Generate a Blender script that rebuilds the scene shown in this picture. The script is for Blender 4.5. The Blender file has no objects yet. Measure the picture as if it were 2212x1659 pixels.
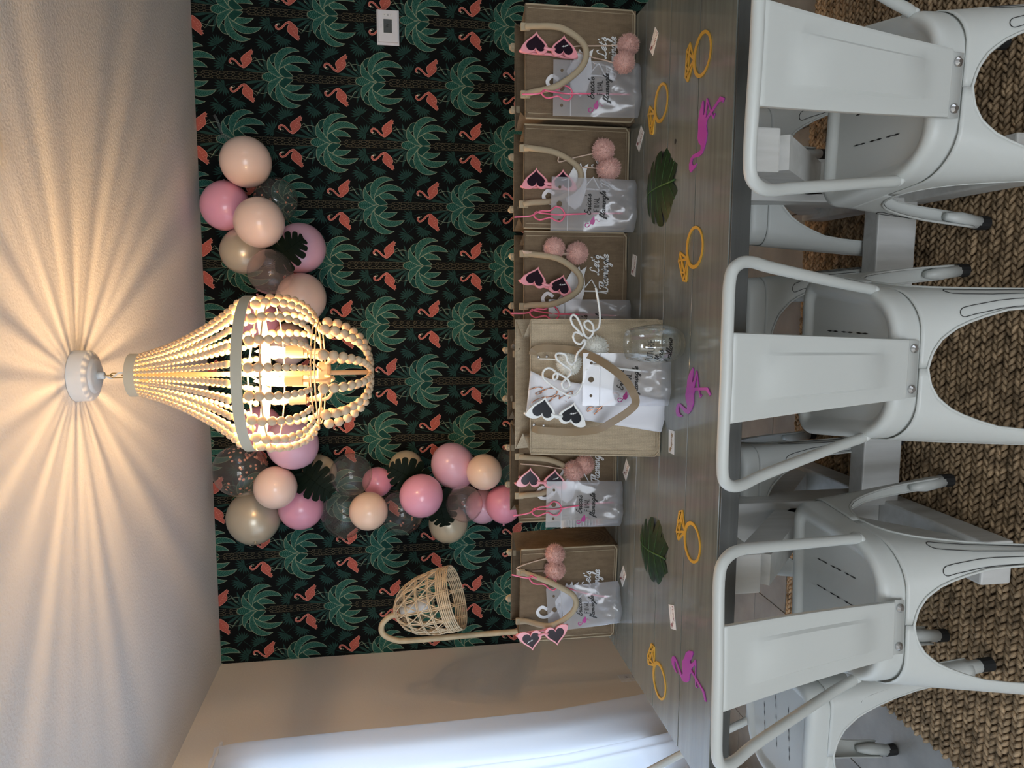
import bpy, bmesh, math, random
import numpy as np
from math import sin, cos, pi, radians, sqrt, atan2
from mathutils import Vector, Matrix

random.seed(7)
SC = bpy.context.scene
COL = SC.collection

# ------------------------------------------------------------------ camera
# the photograph was taken with the phone on its side: the room's "up" points to the picture's left
FPX, CAM_H = 1570.0, 1.42
PITCH, YAW, ROLL = radians(8.86), radians(6.84), radians(.89)
_f = Vector((-sin(YAW)*cos(PITCH), cos(YAW)*cos(PITCH), -sin(PITCH)))
_r = Vector((cos(YAW), sin(YAW), 0)); _d = _f.cross(_r)
RIGHT = cos(ROLL)*_r + sin(ROLL)*_d
DOWN = -sin(ROLL)*_r + cos(ROLL)*_d
FWD = _f
CAM = Vector((0, 0, CAM_H))
cd = bpy.data.cameras.new('camera'); cam = bpy.data.objects.new('camera', cd); COL.objects.link(cam)
cd.sensor_fit = 'HORIZONTAL'; cd.sensor_width = 36; cd.lens = FPX/2212*36; cd.clip_start = .02
m = Matrix((DOWN, RIGHT, -FWD)).transposed().to_4x4(); m.translation = CAM
cam.matrix_world = m
SC.camera = cam

# ------------------------------------------------------------------ light and exposure
vs = SC.view_settings
vs.view_transform = 'Standard'; vs.look = 'None'; vs.exposure = 0.0; vs.gamma = 1; vs.use_curve_mapping = False
SC.cycles.use_denoising = True
SC.cycles.max_bounces = 10; SC.cycles.diffuse_bounces = 5; SC.cycles.glossy_bounces = 4
SC.cycles.transmission_bounces = 6; SC.cycles.transparent_max_bounces = 24
SC.cycles.sample_clamp_indirect = 6; SC.cycles.caustics_reflective = False; SC.cycles.caustics_refractive = False
W = bpy.data.worlds.new('daylight'); SC.world = W; W.use_nodes = True
W.node_tree.nodes['Background'].inputs[0].default_value = (.62, .78, 1, 1)
W.node_tree.nodes['Background'].inputs[1].default_value = 1.0
def area(name, loc, rot, sx, sy, power, col):
    l = bpy.data.lights.new(name, 'AREA'); l.shape = 'RECTANGLE'; l.size = sx; l.size_y = sy
    l.energy = power; l.color = col
    o = bpy.data.objects.new(name, l); COL.objects.link(o); o.location = loc; o.rotation_euler = rot
    return o
# daylight coming in through the room's real openings
area('daylight_side_window', (-2.30, 1.95, 1.25), (0, -pi/2, 0), 1.80, 2.30, 33, (.80, .91, 1))
area('daylight_patio_door', (-.95, -3.12, 1.08), (pi/2, 0, 0), 2.00, 2.00, 104, (.92, .965, 1))
area('daylight_right_window', (3.52, -.6, 1.35), (0, pi/2, 0), 1.25, 1.5, 20, (.92, .96, 1))

# ------------------------------------------------------------------ helpers
def ray(x, y):                      # direction through a point of the 2212 x 1659 photograph
    return RIGHT*((1659-y-829.5)/FPX) + DOWN*((x-1106)/FPX) + FWD
def on_z(x, y, z):
    r = ray(x, y); return CAM + r*((z-CAM_H)/r.z)
def on_y(x, y, Y):
    r = ray(x, y); return CAM + r*(Y/r.y)
def on_x(x, y, X):
    r = ray(x, y); return CAM + r*(X/r.x)

def tag(o, label=None, cat=None, group=None, kind=None):
    if label: o['label'] = label
    if cat: o['category'] = cat
    if group: o['group'] = group
    if kind: o['kind'] = kind
    return o
def empty(name, loc=(0, 0, 0), rz=0, parent=None):
    o = bpy.data.objects.new(name, None); COL.objects.link(o)
    o.location = loc; o.rotation_euler = (0, 0, rz); o.empty_display_size = .05
    if parent: o.parent = parent
    return o
def thing(name, label, cat, loc=(0, 0, 0), rz=0, group=None):
    return tag(empty(name, loc, rz), label, cat, group)
def copy_tree(o, parent=None):
    c = o.copy(); COL.objects.link(c); c.parent = parent
    for ch in o.children: copy_tree(ch, c)
    return c
def frame(o, X, Y, Z, loc):         # put an object on three axes
    m = Matrix((X, Y, Z)).transposed().to_4x4(); m.translation = loc
    o.matrix_world = m
    return o

class MB:
    """collects shapes and builds ONE mesh object"""
    def __init__(s): s.v = []; s.f = []; s.m = []
    def add(s, v, f, mi=0):
        o = len(s.v); s.v.extend([tuple(p) for p in v]); s.f.extend([tuple(i+o for i in q) for q in f]); s.m.extend([mi]*len(f)); return s
    def box(s, x0, x1, y0, y1, z0, z1, b=0, mi=0):
        if not b:
            v = [(x, y, z) for z in (z0, z1) for y in (y0, y1) for x in (x0, x1)]
            return s.add(v, [(0,2,3,1),(4,5,7,6),(0,1,5,4),(2,6,7,3),(0,4,6,2),(1,3,7,5)], mi)
        bm = bmesh.new(); bmesh.ops.create_cube(bm, size=1)
        for w in bm.verts: w.co = ((x0+x1)/2+w.co.x*(x1-x0), (y0+y1)/2+w.co.y*(y1-y0), (z0+z1)/2+w.co.z*(z1-z0))
        bmesh.ops.bevel(bm, geom=bm.edges[:], offset=b, segments=2, affect='EDGES', profile=.6)
        s.bm(bm, mi); return s
    def bm(s, bm, mi=0):
        bm.verts.index_update()
        s.add([w.co[:] for w in bm.verts], [[w.index for w in f.verts] for f in bm.faces], mi); bm.free(); return s
    def tube(s, pts, r, n=8, closed=False, caps=True, mi=0):
        P = [Vector(p) for p in pts]; N = len(P)
        R = r if hasattr(r, '__len__') else [r]*N
        T = []
        for i in range(N):
            a = P[i-1] if (i or closed) else P[0]; b = P[(i+1) % N] if (i < N-1 or closed) else P[-1]
            t = b-a; T.append(t.normalized() if t.length > 1e-9 else Vector((0, 0, 1)))
        up = Vector((0, 0, 1)) if abs(T[0].z) < .9 else Vector((1, 0, 0))
        nrm = (up - T[0]*up.dot(T[0])).normalized(); v = []
        for i in range(N):
            nrm = (nrm - T[i]*nrm.dot(T[i])); nrm = nrm.normalized() if nrm.length > 1e-6 else T[i].orthogonal().normalized()
            bi = T[i].cross(nrm)
            for k in range(n):
                a = 2*pi*k/n; v.append(P[i] + (nrm*cos(a)+bi*sin(a))*R[i])
        f = []
        for i in range(N if closed else N-1):
            j = (i+1) % N
            for k in range(n):
                l = (k+1) % n; f.append((i*n+k, i*n+l, j*n+l, j*n+k))
        if caps and not closed:
            f.append(tuple(range(n))[::-1]); f.append(tuple((N-1)*n+k for k in range(n)))
        return s.add(v, f, mi)
    def lathe(s, prof, n=24, c=(0, 0, 0), mi=0, closed=False):
        v = []; f = []; N = len(prof)
        for r, z in prof:
            for k in range(n):
                a = 2*pi*k/n; v.append((c[0]+r*cos(a), c[1]+r*sin(a), c[2]+z))
        for i in range(N if closed else N-1):
            j = (i+1) % N
            for k in range(n):
                l = (k+1) % n; f.append((i*n+k, i*n+l, j*n+l, j*n+k))
        return s.add(v, f, mi)
    def ball(s, c, r, n=10, m_=7, sc=(1, 1, 1), mi=0):
        v = [(c[0], c[1], c[2]-r*sc[2])]; f = []
        for i in range(1, m_):
            t = pi*i/m_ - pi/2
            for k in range(n):
                a = 2*pi*k/n; v.append((c[0]+r*sc[0]*cos(t)*cos(a), c[1]+r*sc[1]*cos(t)*sin(a), c[2]+r*sc[2]*sin(t)))
        v.append((c[0], c[1], c[2]+r*sc[2])); L = len(v)-1
        for k in range(n):
            l = (k+1) % n
            f.append((0, 1+l, 1+k)); f.append((L, L-n+k, L-n+l))
            for i in range(m_-2): f.append((1+i*n+k, 1+i*n+l, 1+(i+1)*n+l, 1+(i+1)*n+k))
        return s.add(v, f, mi)
    def grid(s, P, mi=0, wrap=False):   # P[i][j] points
        a, b = len(P), len(P[0]); v = [p for row in P for p in row]; f = []
        for i in range(a-1):
            for j in range(b if wrap else b-1):
                k = (j+1) % b; f.append((i*b+j, i*b+k, (i+1)*b+k, (i+1)*b+j))
        return s.add(v, f, mi)
    def prism(s, poly, z0, z1, mi=0):   # 2-D outline extruded in z
        n = len(poly); v = [(x, y, z0) for x, y in poly]+[(x, y, z1) for x, y in poly]
        f = [tuple(range(n))[::-1], tuple(range(n, 2*n))]+[(i, (i+1) % n, n+(i+1) % n, n+i) for i in range(n)]
        return s.add(v, f, mi)
    def poly(s, pts, mi=0): return s.add(pts, [tuple(range(len(pts)))], mi)
    def ribbon(s, pts, w, z=0, closed=False, mi=0, h=0):  # flat stroke in the xy plane
        P = [Vector((p[0], p[1])) for p in pts]; N = len(P)
        Wd = w if hasattr(w, '__len__') else [w]*N
        L, Rr = [], []
        for i in range(N):
            a = P[i-1] if (i or closed) else P[0]; b = P[(i+1) % N] if (i < N-1 or closed) else P[-1]
            t = b-a; t = t.normalized() if t.length > 1e-9 else Vector((1, 0)); n = Vector((-t.y, t.x))
            L.append(P[i]+n*Wd[i]/2); Rr.append(P[i]-n*Wd[i]/2)
        if not h:
            v = [(p.x, p.y, z) for p in L]+[(p.x, p.y, z) for p in Rr]
            f = [(i, N+i, N+(i+1) % N, (i+1) % N) for i in range(N if closed else N-1)]
        else:
            v = [(p.x, p.y, q) for q in (z, z+h) for p in L+Rr]; f = []
            for i in range(N if closed else N-1):
                j = (i+1) % N
                f += [(i, j, N+j, N+i), (2*N+i, 3*N+i, 3*N+j, 2*N+j), (i, 2*N+i, 2*N+j, j), (N+i, N+j, 3*N+j, 3*N+i)]
            if not closed: f += [(0, N, 3*N, 2*N), (N-1, 3*N-1, 4*N-1, 2*N-1)]
        return s.add(v, f, mi)
    def xf(s, fn): s.v = [tuple(fn(Vector(p))) for p in s.v]; return s
    def mesh(s, name, mats, smooth=False):
        me = bpy.data.meshes.new(name); me.from_pydata(s.v, [], s.f)
        for mt in (mats if isinstance(mats, (list, tuple)) else [mats]): me.materials.append(mt)
        if len(set(s.m)) > 1: me.polygons.foreach_set('material_index', s.m)
        if smooth: me.polygons.foreach_set('use_smooth', [True]*len(s.f))
        me.update(); return me
    def build(s, name, mats, parent=None, smooth=False, auto=None):
        me = s.mesh(name, mats, smooth or auto is not None)
        if auto is not None: me.set_sharp_from_angle(angle=radians(auto))
        return link(name, me, parent)
def link(name, me, parent=None):
    o = bpy.data.objects.new(name, me); COL.objects.link(o)
    if parent: o.parent = parent
    return o
def mirror_x(pts): return [(-p[0],)+tuple(p[1:]) for p in pts]
def spline(pts, n=6, closed=False):     # Catmull-Rom through the points (2-D or 3-D)
    P = [np.array(p, float) for p in pts]; N = len(P); out = []
    for i in range(N if closed else N-1):
        p0 = P[(i-1) % N] if (i or closed) else 2*P[0]-P[1]; p1 = P[i]; p2 = P[(i+1) % N]
        p3 = P[(i+2) % N] if (i < N-2 or closed) else 2*P[-1]-P[-2]
        for k in range(n):
            t = k/n
            out.append(tuple(.5*((2*p1)+(-p0+p2)*t+(2*p0-5*p1+4*p2-p3)*t*t+(-p0+3*p1-3*p2+p3)*t**3)))
    if not closed: out.append(tuple(P[-1]))
    return out

# ------------------------------------------------------------------ materials
MATS = {}
def mat(name, col, rough=.5, metal=0, coat=0, spec=.5, noise=None, bump=None, sheen=0, sss=0, alpha=1, emit=None, trans=0, aniso=0):
    """noise=(scale, amount, stretch) varies the colour; bump=(scale, strength, stretch)"""
    mt = bpy.data.materials.new(name); mt.use_nodes = True; nt = mt.node_tree; b = nt.nodes['Principled BSDF']
    b.inputs['Base Color'].default_value = (*col, 1); b.inputs['Roughness'].default_value = rough
    b.inputs['Metallic'].default_value = metal; b.inputs['Coat Weight'].default_value = coat; b.inputs['Coat Roughness'].default_value = .08
    b.inputs['Specular IOR Level'].default_value = spec; b.inputs['Sheen Weight'].default_value = sheen
    if sss: b.inputs['Subsurface Weight'].default_value = sss; b.inputs['Subsurface Radius'].default_value = (.02, .01, .008); b.inputs['Subsurface Scale'].default_value = 1
    if emit: b.inputs['Emission Color'].default_value = (*emit[0], 1); b.inputs['Emission Strength'].default_value = emit[1]
    if noise or bump: tc = nt.nodes.new('ShaderNodeTexCoord')
    def nz(sc, st, det=4):
        mp = nt.nodes.new('ShaderNodeMapping'); mp.inputs['Scale'].default_value = st
        n = nt.nodes.new('ShaderNodeTexNoise'); n.inputs['Scale'].default_value = sc; n.inputs['Detail'].default_value = det
        nt.links.new(tc.outputs['Object'], mp.inputs[0]); nt.links.new(mp.outputs[0], n.inputs[0]); return n
    if noise:
        n = nz(noise[0], noise[2] if len(noise) > 2 else (1, 1, 1)); rp = nt.nodes.new('ShaderNodeValToRGB'); k = noise[1]
        rp.color_ramp.elements[0].position = .3; rp.color_ramp.elements[1].position = .7
        rp.color_ramp.elements[0].color = (*[c*(1-k) for c in col], 1); rp.color_ramp.elements[1].color = (*[min(1, c*(1+k)) for c in col], 1)
        nt.links.new(n.outputs[0], rp.inputs[0]); nt.links.new(rp.outputs[0], b.inputs['Base Color'])
    if bump:
        n = nz(bump[0], bump[2] if len(bump) > 2 else (1, 1, 1)); bp = nt.nodes.new('ShaderNodeBump')
        bp.inputs['Strength'].default_value = bump[1]; bp.inputs['Distance'].default_value = .01
        nt.links.new(n.outputs[0], bp.inputs['Height']); nt.links.new(bp.outputs[0], b.inputs['Normal'])
    MATS[name] = mt
    return mt
def clear_mat(name, tint=(1, 1, 1), diffuse=0, dcol=(.9, .9, .9), rough=.03, ior=1.45, dtrans=.5):
    """thin clear film or glass: what is behind shows, edges and highlights reflect; diffuse = frostedness"""
    mt = bpy.data.materials.new(name); mt.use_nodes = True; nt = mt.node_tree
    for n in list(nt.nodes):
        if n.type != 'OUTPUT_MATERIAL': nt.nodes.remove(n)
    out = [n for n in nt.nodes if n.type == 'OUTPUT_MATERIAL'][0]
    tr = nt.nodes.new('ShaderNodeBsdfTransparent'); tr.inputs[0].default_value = (*tint, 1)
    gl = nt.nodes.new('ShaderNodeBsdfGlossy'); gl.inputs['Roughness'].default_value = rough; gl.inputs['Color'].default_value = (1, 1, 1, 1)
    f0 = ((ior-1)/(ior+1))**2; lw = nt.nodes.new('ShaderNodeLayerWeight'); lw.inputs[0].default_value = .5
    pw5 = nt.nodes.new('ShaderNodeMath'); pw5.operation = 'POWER'; pw5.inputs[1].default_value = 4.0; nt.links.new(lw.outputs['Facing'], pw5.inputs[0])
    fr = nt.nodes.new('ShaderNodeMath'); fr.operation = 'MULTIPLY_ADD'; fr.inputs[1].default_value = .85-f0; fr.inputs[2].default_value = f0; nt.links.new(pw5.outputs[0], fr.inputs[0])
    base = tr
    if diffuse:
        df = nt.nodes.new('ShaderNodeBsdfDiffuse'); df.inputs[0].default_value = (*dcol, 1)
        tl = nt.nodes.new('ShaderNodeBsdfTranslucent'); tl.inputs[0].default_value = (*dcol, 1)
        m1 = nt.nodes.new('ShaderNodeMixShader'); m1.inputs[0].default_value = dtrans
        nt.links.new(df.outputs[0], m1.inputs[1]); nt.links.new(tl.outputs[0], m1.inputs[2])
        m2 = nt.nodes.new('ShaderNodeMixShader'); m2.inputs[0].default_value = diffuse
        nt.links.new(tr.outputs[0], m2.inputs[1]); nt.links.new(m1.outputs[0], m2.inputs[2]); base = m2
    mx = nt.nodes.new('ShaderNodeMixShader')
    nt.links.new(fr.outputs[0], mx.inputs[0]); nt.links.new(base.outputs[0], mx.inputs[1]); nt.links.new(gl.outputs[0], mx.inputs[2])
    nt.links.new(mx.outputs[0], out.inputs[0])
    MATS[name] = mt
    return mt
def weave_mat(name, col, freq=900, amt=.30, bump=.3):
    """plain-woven jute: crossing threads with slubs"""
    mt = mat(name, col, .9, spec=.15); nt = mt.node_tree; b = nt.nodes['Principled BSDF']
    tc = nt.nodes.new('ShaderNodeTexCoord'); hs = []
    for ax in ('X', 'Z'):
        w = nt.nodes.new('ShaderNodeTexWave'); w.wave_type = 'BANDS'; w.bands_direction = ax
        w.inputs['Scale'].default_value = freq/4.5; w.inputs['Distortion'].default_value = 3; w.inputs['Detail'].default_value = 2; w.inputs['Detail Scale'].default_value = 3
        nt.links.new(tc.outputs['Object'], w.inputs[0]); hs.append(w)
    ad = nt.nodes.new('ShaderNodeMath'); ad.operation = 'ADD'
    nt.links.new(hs[0].outputs['Fac'], ad.inputs[0]); nt.links.new(hs[1].outputs['Fac'], ad.inputs[1])
    mu = nt.nodes.new('ShaderNodeMath'); mu.operation = 'MULTIPLY'; mu.inputs[1].default_value = .5; nt.links.new(ad.outputs[0], mu.inputs[0])
    n1 = nt.nodes.new('ShaderNodeTexNoise'); n1.inputs['Scale'].default_value = 32; n1.inputs['Detail'].default_value = 8; n1.inputs['Roughness'].default_value = .65
    mp = nt.nodes.new('ShaderNodeMapping'); mp.inputs['Scale'].default_value = (2.2, 1, .7)
    nt.links.new(tc.outputs['Object'], mp.inputs[0]); nt.links.new(mp.outputs[0], n1.inputs[0])
    mx = nt.nodes.new('ShaderNodeMath'); mx.operation = 'MULTIPLY'; nt.links.new(mu.outputs[0], mx.inputs[0]); nt.links.new(n1.outputs[0], mx.inputs[1])
    rp = nt.nodes.new('ShaderNodeValToRGB'); rp.color_ramp.elements[0].position = .12; rp.color_ramp.elements[1].position = .42
    rp.color_ramp.elements[0].color = (*[c*(1-amt) for c in col], 1); rp.color_ramp.elements[1].color = (*[min(1, c*(1+amt)) for c in col], 1)
    nt.links.new(mx.outputs[0], rp.inputs[0]); nt.links.new(rp.outputs[0], b.inputs['Base Color'])
    bp = nt.nodes.new('ShaderNodeBump'); bp.inputs['Strength'].default_value = bump; bp.inputs['Distance'].default_value = .002
    nt.links.new(mu.outputs[0], bp.inputs['Height']); nt.links.new(bp.outputs[0], b.inputs['Normal'])
    return mt
def wood_mat(name, col, dark, rough=.3, coat=.3, stretch=(2, 30, 30)):
    mt = mat(name, col, rough, coat=coat); nt = mt.node_tree; b = nt.nodes['Principled BSDF']
    tc = nt.nodes.new('ShaderNodeTexCoord'); mp = nt.nodes.new('ShaderNodeMapping'); mp.inputs['Scale'].default_value = stretch
    n = nt.nodes.new('ShaderNodeTexNoise'); n.inputs['Scale'].default_value = 2.2; n.inputs['Detail'].default_value = 7; n.inputs['Distortion'].default_value = .6
    nt.links.new(tc.outputs['Object'], mp.inputs[0]); nt.links.new(mp.outputs[0], n.inputs[0])
    rp = nt.nodes.new('ShaderNodeValToRGB'); rp.color_ramp.elements[0].position = .32; rp.color_ramp.elements[1].position = .68
    rp.color_ramp.elements[0].color = (*dark, 1); rp.color_ramp.elements[1].color = (*col, 1)
    nt.links.new(n.outputs[0], rp.inputs[0]); nt.links.new(rp.outputs[0], b.inputs['Base Color'])
    bp = nt.nodes.new('ShaderNodeBump'); bp.inputs['Strength'].default_value = .12; bp.inputs['Distance'].default_value = .004
    nt.links.new(n.outputs[0], bp.inputs['Height']); nt.links.new(bp.outputs[0], b.inputs['Normal'])
    return mt

mat('ceiling_paint', (.74, .72, .69), .9, bump=(90, .35), spec=.2)
mat('side_wall_paint', (.84, .79, .70), .8, bump=(120, .08), spec=.25)
mat('white_trim', (.80, .80, .78), .45)
mat('paper_black', (.006, .007, .007), .75, spec=.06)
mat('paper_green', (.017, .084, .063), .75, spec=.06)
mat('paper_green_light', (.075, .190, .150), .75, spec=.06)
mat('paper_green_dark', (.012, .050, .040), .75, spec=.06)
mat('paper_fan', (.021, .056, .047), .75, spec=.06)
mat('paper_line', (.30, .36, .24), .7, spec=.06)
mat('paper_trunk_line', (.17, .145, .09), .7, spec=.06)
mat('paper_flamingo', (.46, .115, .085), .75, spec=.06)
mat('paper_flamingo_edge', (.75, .34, .27), .75, spec=.06)
mat('paper_cream', (.75, .62, .50), .75, spec=.06)
mat('tile', (.29, .28, .255), .45, noise=(7, .22), bump=(60, .06))
mat('grout', (.10, .09, .085), .9)
mat('chair_metal', (.57, .59, .565), .42, spec=.5, bump=(400, .015))
mat('chair_wear', (.012, .012, .012), .6)
mat('rubber', (.01, .01, .01), .7)
mat('steel', (.55, .55, .55), .3, metal=1)
wood_mat('table_stain', (.188, .202, .180), (.138, .148, .132), .24, .5, (1.2, 26, 26))
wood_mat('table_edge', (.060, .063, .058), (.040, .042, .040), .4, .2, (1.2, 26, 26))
wood_mat('white_wood', (.66, .66, .64), (.56, .56, .53), .5, .05, (14, 14, 2))
mat('jute_rug', (.36, .255, .155), .95, spec=.1, noise=(35, .55), bump=(300, .4))
mat('jute_rug_back', (.12, .08, .05), .95)
weave_mat('jute', (.205, .148, .093))
weave_mat('jute_light', (.47, .385, .27), 700)
mat('cotton', (.42, .345, .235), .85, spec=.15, bump=(600, .2))
mat('strap_vinyl', (.27, .195, .115), .45)
mat('white_print', (.82, .83, .83), .6)
mat('pink_plastic', (.86, .33, .38), .28, coat=.4)
mat('white_plastic', (.82, .84, .82), .28, coat=.4)
mat('lens_dark', (.018, .008, .016), .2, spec=.2)
mat('lens_black', (.010, .011, .015), .2, spec=.2)
mat('straw_pink', (.90, .16, .28), .15, coat=.5, sss=.2)
mat('straw_white', (.84, .86, .85), .3, coat=.3)
mat('yarn_pink', (.74, .46, .40), .95, sheen=.4, spec=.1)
mat('yarn_white', (.88, .88, .82), .95, sheen=.4, spec=.1)
mat('cord', (.66, .50, .40), .9, spec=.1)
mat('black_ink', (.008, .008, .008), .5)
mat('magenta_ink', (.42, .03, .22), .45)
mat('rose_gold', (.62, .33, .22), .22, metal=1)
mat('white_paper', (.80, .81, .86), .5)
mat('card', (.85, .83, .80), .6)
mat('card_red', (.22, .02, .02), .5)
mat('card_gold', (.42, .22, .05), .3, metal=.6)
mat('gold_card', (.80, .46, .06), .35, metal=.35)
mat('magenta_card', (.46, .055, .42), .35, coat=.2)
mat('leaf', (.006, .027, .007), .45, spec=.25, noise=(14, .35))
mat('leaf_vein', (.035, .11, .02), .45)
mat('leaf_dark', (.003, .009, .004), .6, spec=.12)
mat('lamp_rattan', (.60, .46, .29), .6, noise=(40, .2))
mat('lamp_pole', (.50, .38, .22), .5, noise=(30, .12))
mat('bulb_frost', (.7, .7, .68), .3)
mat('chandelier_paint', (.66, .52, .33), .45)
mat('chandelier_band', (.52, .49, .39), .5)
mat('bead_wood', (.66, .51, .34), .6, noise=(60, .08))
mat('brass', (.45, .33, .14), .35, metal=1)
mat('bulb_glow', (1, .8, .5), .4, emit=((1, .60, .22), 14))
mat('thermo_white', (.78, .78, .80), .4)
mat('thermo_screen', (.045, .050, .045), .25)
mat('thermo_digit', (.015, .017, .015), .5)
mat('thermo_grey', (.45, .45, .46), .5)
mat('curtain', (.80, .84, .90), .85)
clear_mat('curtain_voile', (1, 1, 1), .93, (.80, .85, .93), .5, 1.02, .55)
clear_mat('pouch_film', (.97, .97, 1), .36, (.80, .82, .86), .13, 1.55, .35)
clear_mat('pouch_clear', (.97, .97, .98), .12, (.8, .82, .85), .15, 1.3, .4)
clear_mat('glass', (.95, .965, .96), 0, rough=.01, ior=1.9)
clear_mat('window_glass', (.97, .98, 1), 0, rough=.01, ior=1.45)
clear_mat('balloon_clear', (.90, .91, .90), .05, (.75, .75, .73), .03, 1.38, .3)
clear_mat('balloon_clear_pink', (.96, .90, .90), .10, (.75, .66, .64), .03, 1.38, .3)
clear_mat('tape_clear', (.95, .95, .95), .12, (.8, .8, .8), .1, 1.4, .3)
for nm, c in dict(blush=(.86, .65, .55), peach=(.90, .66, .50), pink=(.82, .38, .50), lilac=(.76, .46, .57), rose=(.84, .33, .44)).items():
    mat('balloon_'+nm, c, .30, coat=.35, sss=.08)
mat('balloon_pearl', (.52, .47, .36), .30, metal=.25, coat=.3)
mat('balloon_cream', (.66, .57, .40), .32, metal=.15, coat=.3)
mat('confetti', (.80, .36, .24), .4)
mat('zip_plastic', (.52, .53, .56), .35)
mat('hole_jute', (.13, .095, .06), .9)  # dark jute brown of the bag behind, as seen through the pouch's punch holes

# ------------------------------------------------------------------ the room
XL, XR, YB, YR, ZC = -2.01, 3.4, 4.0, -3.0, 2.41
def wall_with_hole(name, axis, pos, thick, a0, a1, h0, h1, z0, z1, m):
    b = MB()
    segs = [(a0, h0, 0, ZC), (h1, a1, 0, ZC), (h0, h1, 0, z0), (h0, h1, z1, ZC)]
    for p, q, u, v in segs:
        if q-p < 1e-4 or v-u < 1e-4: continue
        u = -.06 if u == 0 else u
        if axis == 'x': b.box(min(pos, pos+thick), max(pos, pos+thick), p, q, u, v)
        else: b.box(p, q, min(pos, pos+thick), max(pos, pos+thick), u, v)
    return tag(b.build(name, m), kind='structure')
tag(MB().box(XL-.1, XR+.1, YR-.1, YB+.1, ZC, ZC+.12).build('ceiling', MATS['ceiling_paint']), kind='structure')
wl = wall_with_hole('wall_left', 'x', XL, -.1, YR-.1, YB+.1, .85, 3.05, .30, 2.12, MATS['side_wall_paint'])
wall_with_hole('wall_right', 'x', XR, .1, YR-.1, YB+.1, -1.3, .1, .75, 2.0, MATS['side_wall_paint'])
wall_with_hole('wall_rear', 'y', YR, -.1, XL, XR, -1.95, .05, 0.0, 2.1, MATS['side_wall_paint'])
def window(name, axis, pos, h0, h1, z0, z1, cols, rows):
    o = tag(empty(name), kind='structure'); fr = MB(); t = .05
    def bx(b, p, q, u, v, d0=-.03, d1=.03):
        if axis == 'x': b.box(pos+d0, pos+d1, p, q, u, v)
        else: b.box(p, q, pos+d0, pos+d1, u, v)
    for p, q, u, v in ((h0, h0+t, z0, z1), (h1-t, h1, z0, z1), (h0+t, h1-t, z0, z0+t), (h0+t, h1-t, z1-t, z1)): bx(fr, p, q, u, v)
    fr.build('window_frame', MATS['white_trim'], o)
    w = (h1-h0-2*t)/cols; h = (z1-z0-2*t)/rows
    for i in range(1, cols):
        b = MB(); bx(b, h0+t+i*w-.012, h0+t+i*w+.012, z0+t, z1-t, -.015, .015); b.build('muntin', MATS['white_trim'], o)
    for i in range(cols):
        for j in range(rows):
            b = MB(); bx(b, h0+t+i*w+.012, h0+t+(i+1)*w-.012, z0+t+j*h+.006, z0+t+(j+1)*h-.006, -.002, .002); b.build('pane', MATS['window_glass'], o)
    return o
window('window_1', 'x', XL-.06, .85, 3.05, .30, 2.12, 2, 2)
window('window_2', 'x', XR+.06, -1.3, .1, .75, 2.0, 2, 2)
window('door_1', 'y', YR-.06, -1.95, .05, 0.0, 2.1, 2, 1)

# floor tiles, laid in columns with staggered joints
fl = MB().box(XL, XR, YR, .30, -.06, 0, mi=0).box(XL, XR, .30, YB, -.06, -.004, mi=1)
fl = tag(fl.build('floor', [MATS['tile'], MATS['grout']]), kind='structure')
TW, TL, G = .295, .59, .004
tile_me = MB().box(G/2, TW-G/2, G/2, TL-G/2, -.012, 0, b=.0012).mesh('tile', MATS['tile'])
first = {0: 2.65, 3: 2.57, 8: 2.78, 1: 2.42, 2: 2.29, -1: 2.45}
for k in range(-2, 17):
    x = -1.469+TW*k; j0 = first.get(k, 2.3+.37*((k*7) % 5)/2.5); j0 -= TL*10
    n0 = math.ceil((.30-j0)/TL)
    for n in range(n0, n0+7):
        y = j0+n*TL
        if x < XL-.001 or x+TW > XR or y > YB-.02: continue
        o = link('tile', tile_me, fl); o.location = (x, y, 0); o.scale.y = min(1, (YB-y)/TL)
cut_me = MB().box(0, .246-G/2, G/2, TL-G/2, -.012, 0, b=.0012).mesh('tile', MATS['tile'])
for n in range(7):
    o = link('tile', cut_me, fl); o.location = (XL, .38+n*TL, 0); o.scale.y = min(1, (YB-.38-n*TL)/TL)

# wall behind the table: printed wallpaper
wb = tag(MB().box(XL-.1, XR+.1, YB, YB+.1, -.06, ZC).build('wall_back', MATS['paper_black']), kind='structure')
PM = ['paper_fan', 'paper_green', 'paper_green_light', 'paper_green_dark', 'paper_line', 'paper_trunk_line', 'paper_flamingo', 'paper_flamingo_edge', 'paper_cream']
PI_ = {n: i for i, n in enumerate(PM)}
SX, SZ = .00226, .002302            # metres per photograph pixel on this wall
class Print:
    def __init__(s): s.items = []
    def poly(s, pts, m, layer): s.items.append((pts, PI_[m], layer))
    def line(s, pts, w, m, layer, closed=False):
        b = MB().ribbon(pts, w, closed=closed)
        for f in b.f: s.items.append(([b.v[i][:2] for i in f], PI_[m], layer))
PR = Print()
def C(pts, s=18.43, tx=110, ty=100, ox=0):      # left half of the motif: picture zoom -> (left, down) in photo pixels
    return [((y-(ty+(x+ox-tx)*.046))/s, (x+ox-tx)/s) for x, y in pts]
def both(fn):
    fn(lambda P: P); fn(lambda P: [(-a, b) for a, b in P])
def resamp(P, n):
    P = [np.array(p) for p in P]; L = [0]
    for a, b in zip(P, P[1:]): L.append(L[-1]+np.linalg.norm(b-a))
    return [np.array([np.interp(t*L[-1], L, [p[i] for p in P]) for i in (0, 1)]) for t in np.linspace(0, 1, n)]
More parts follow.
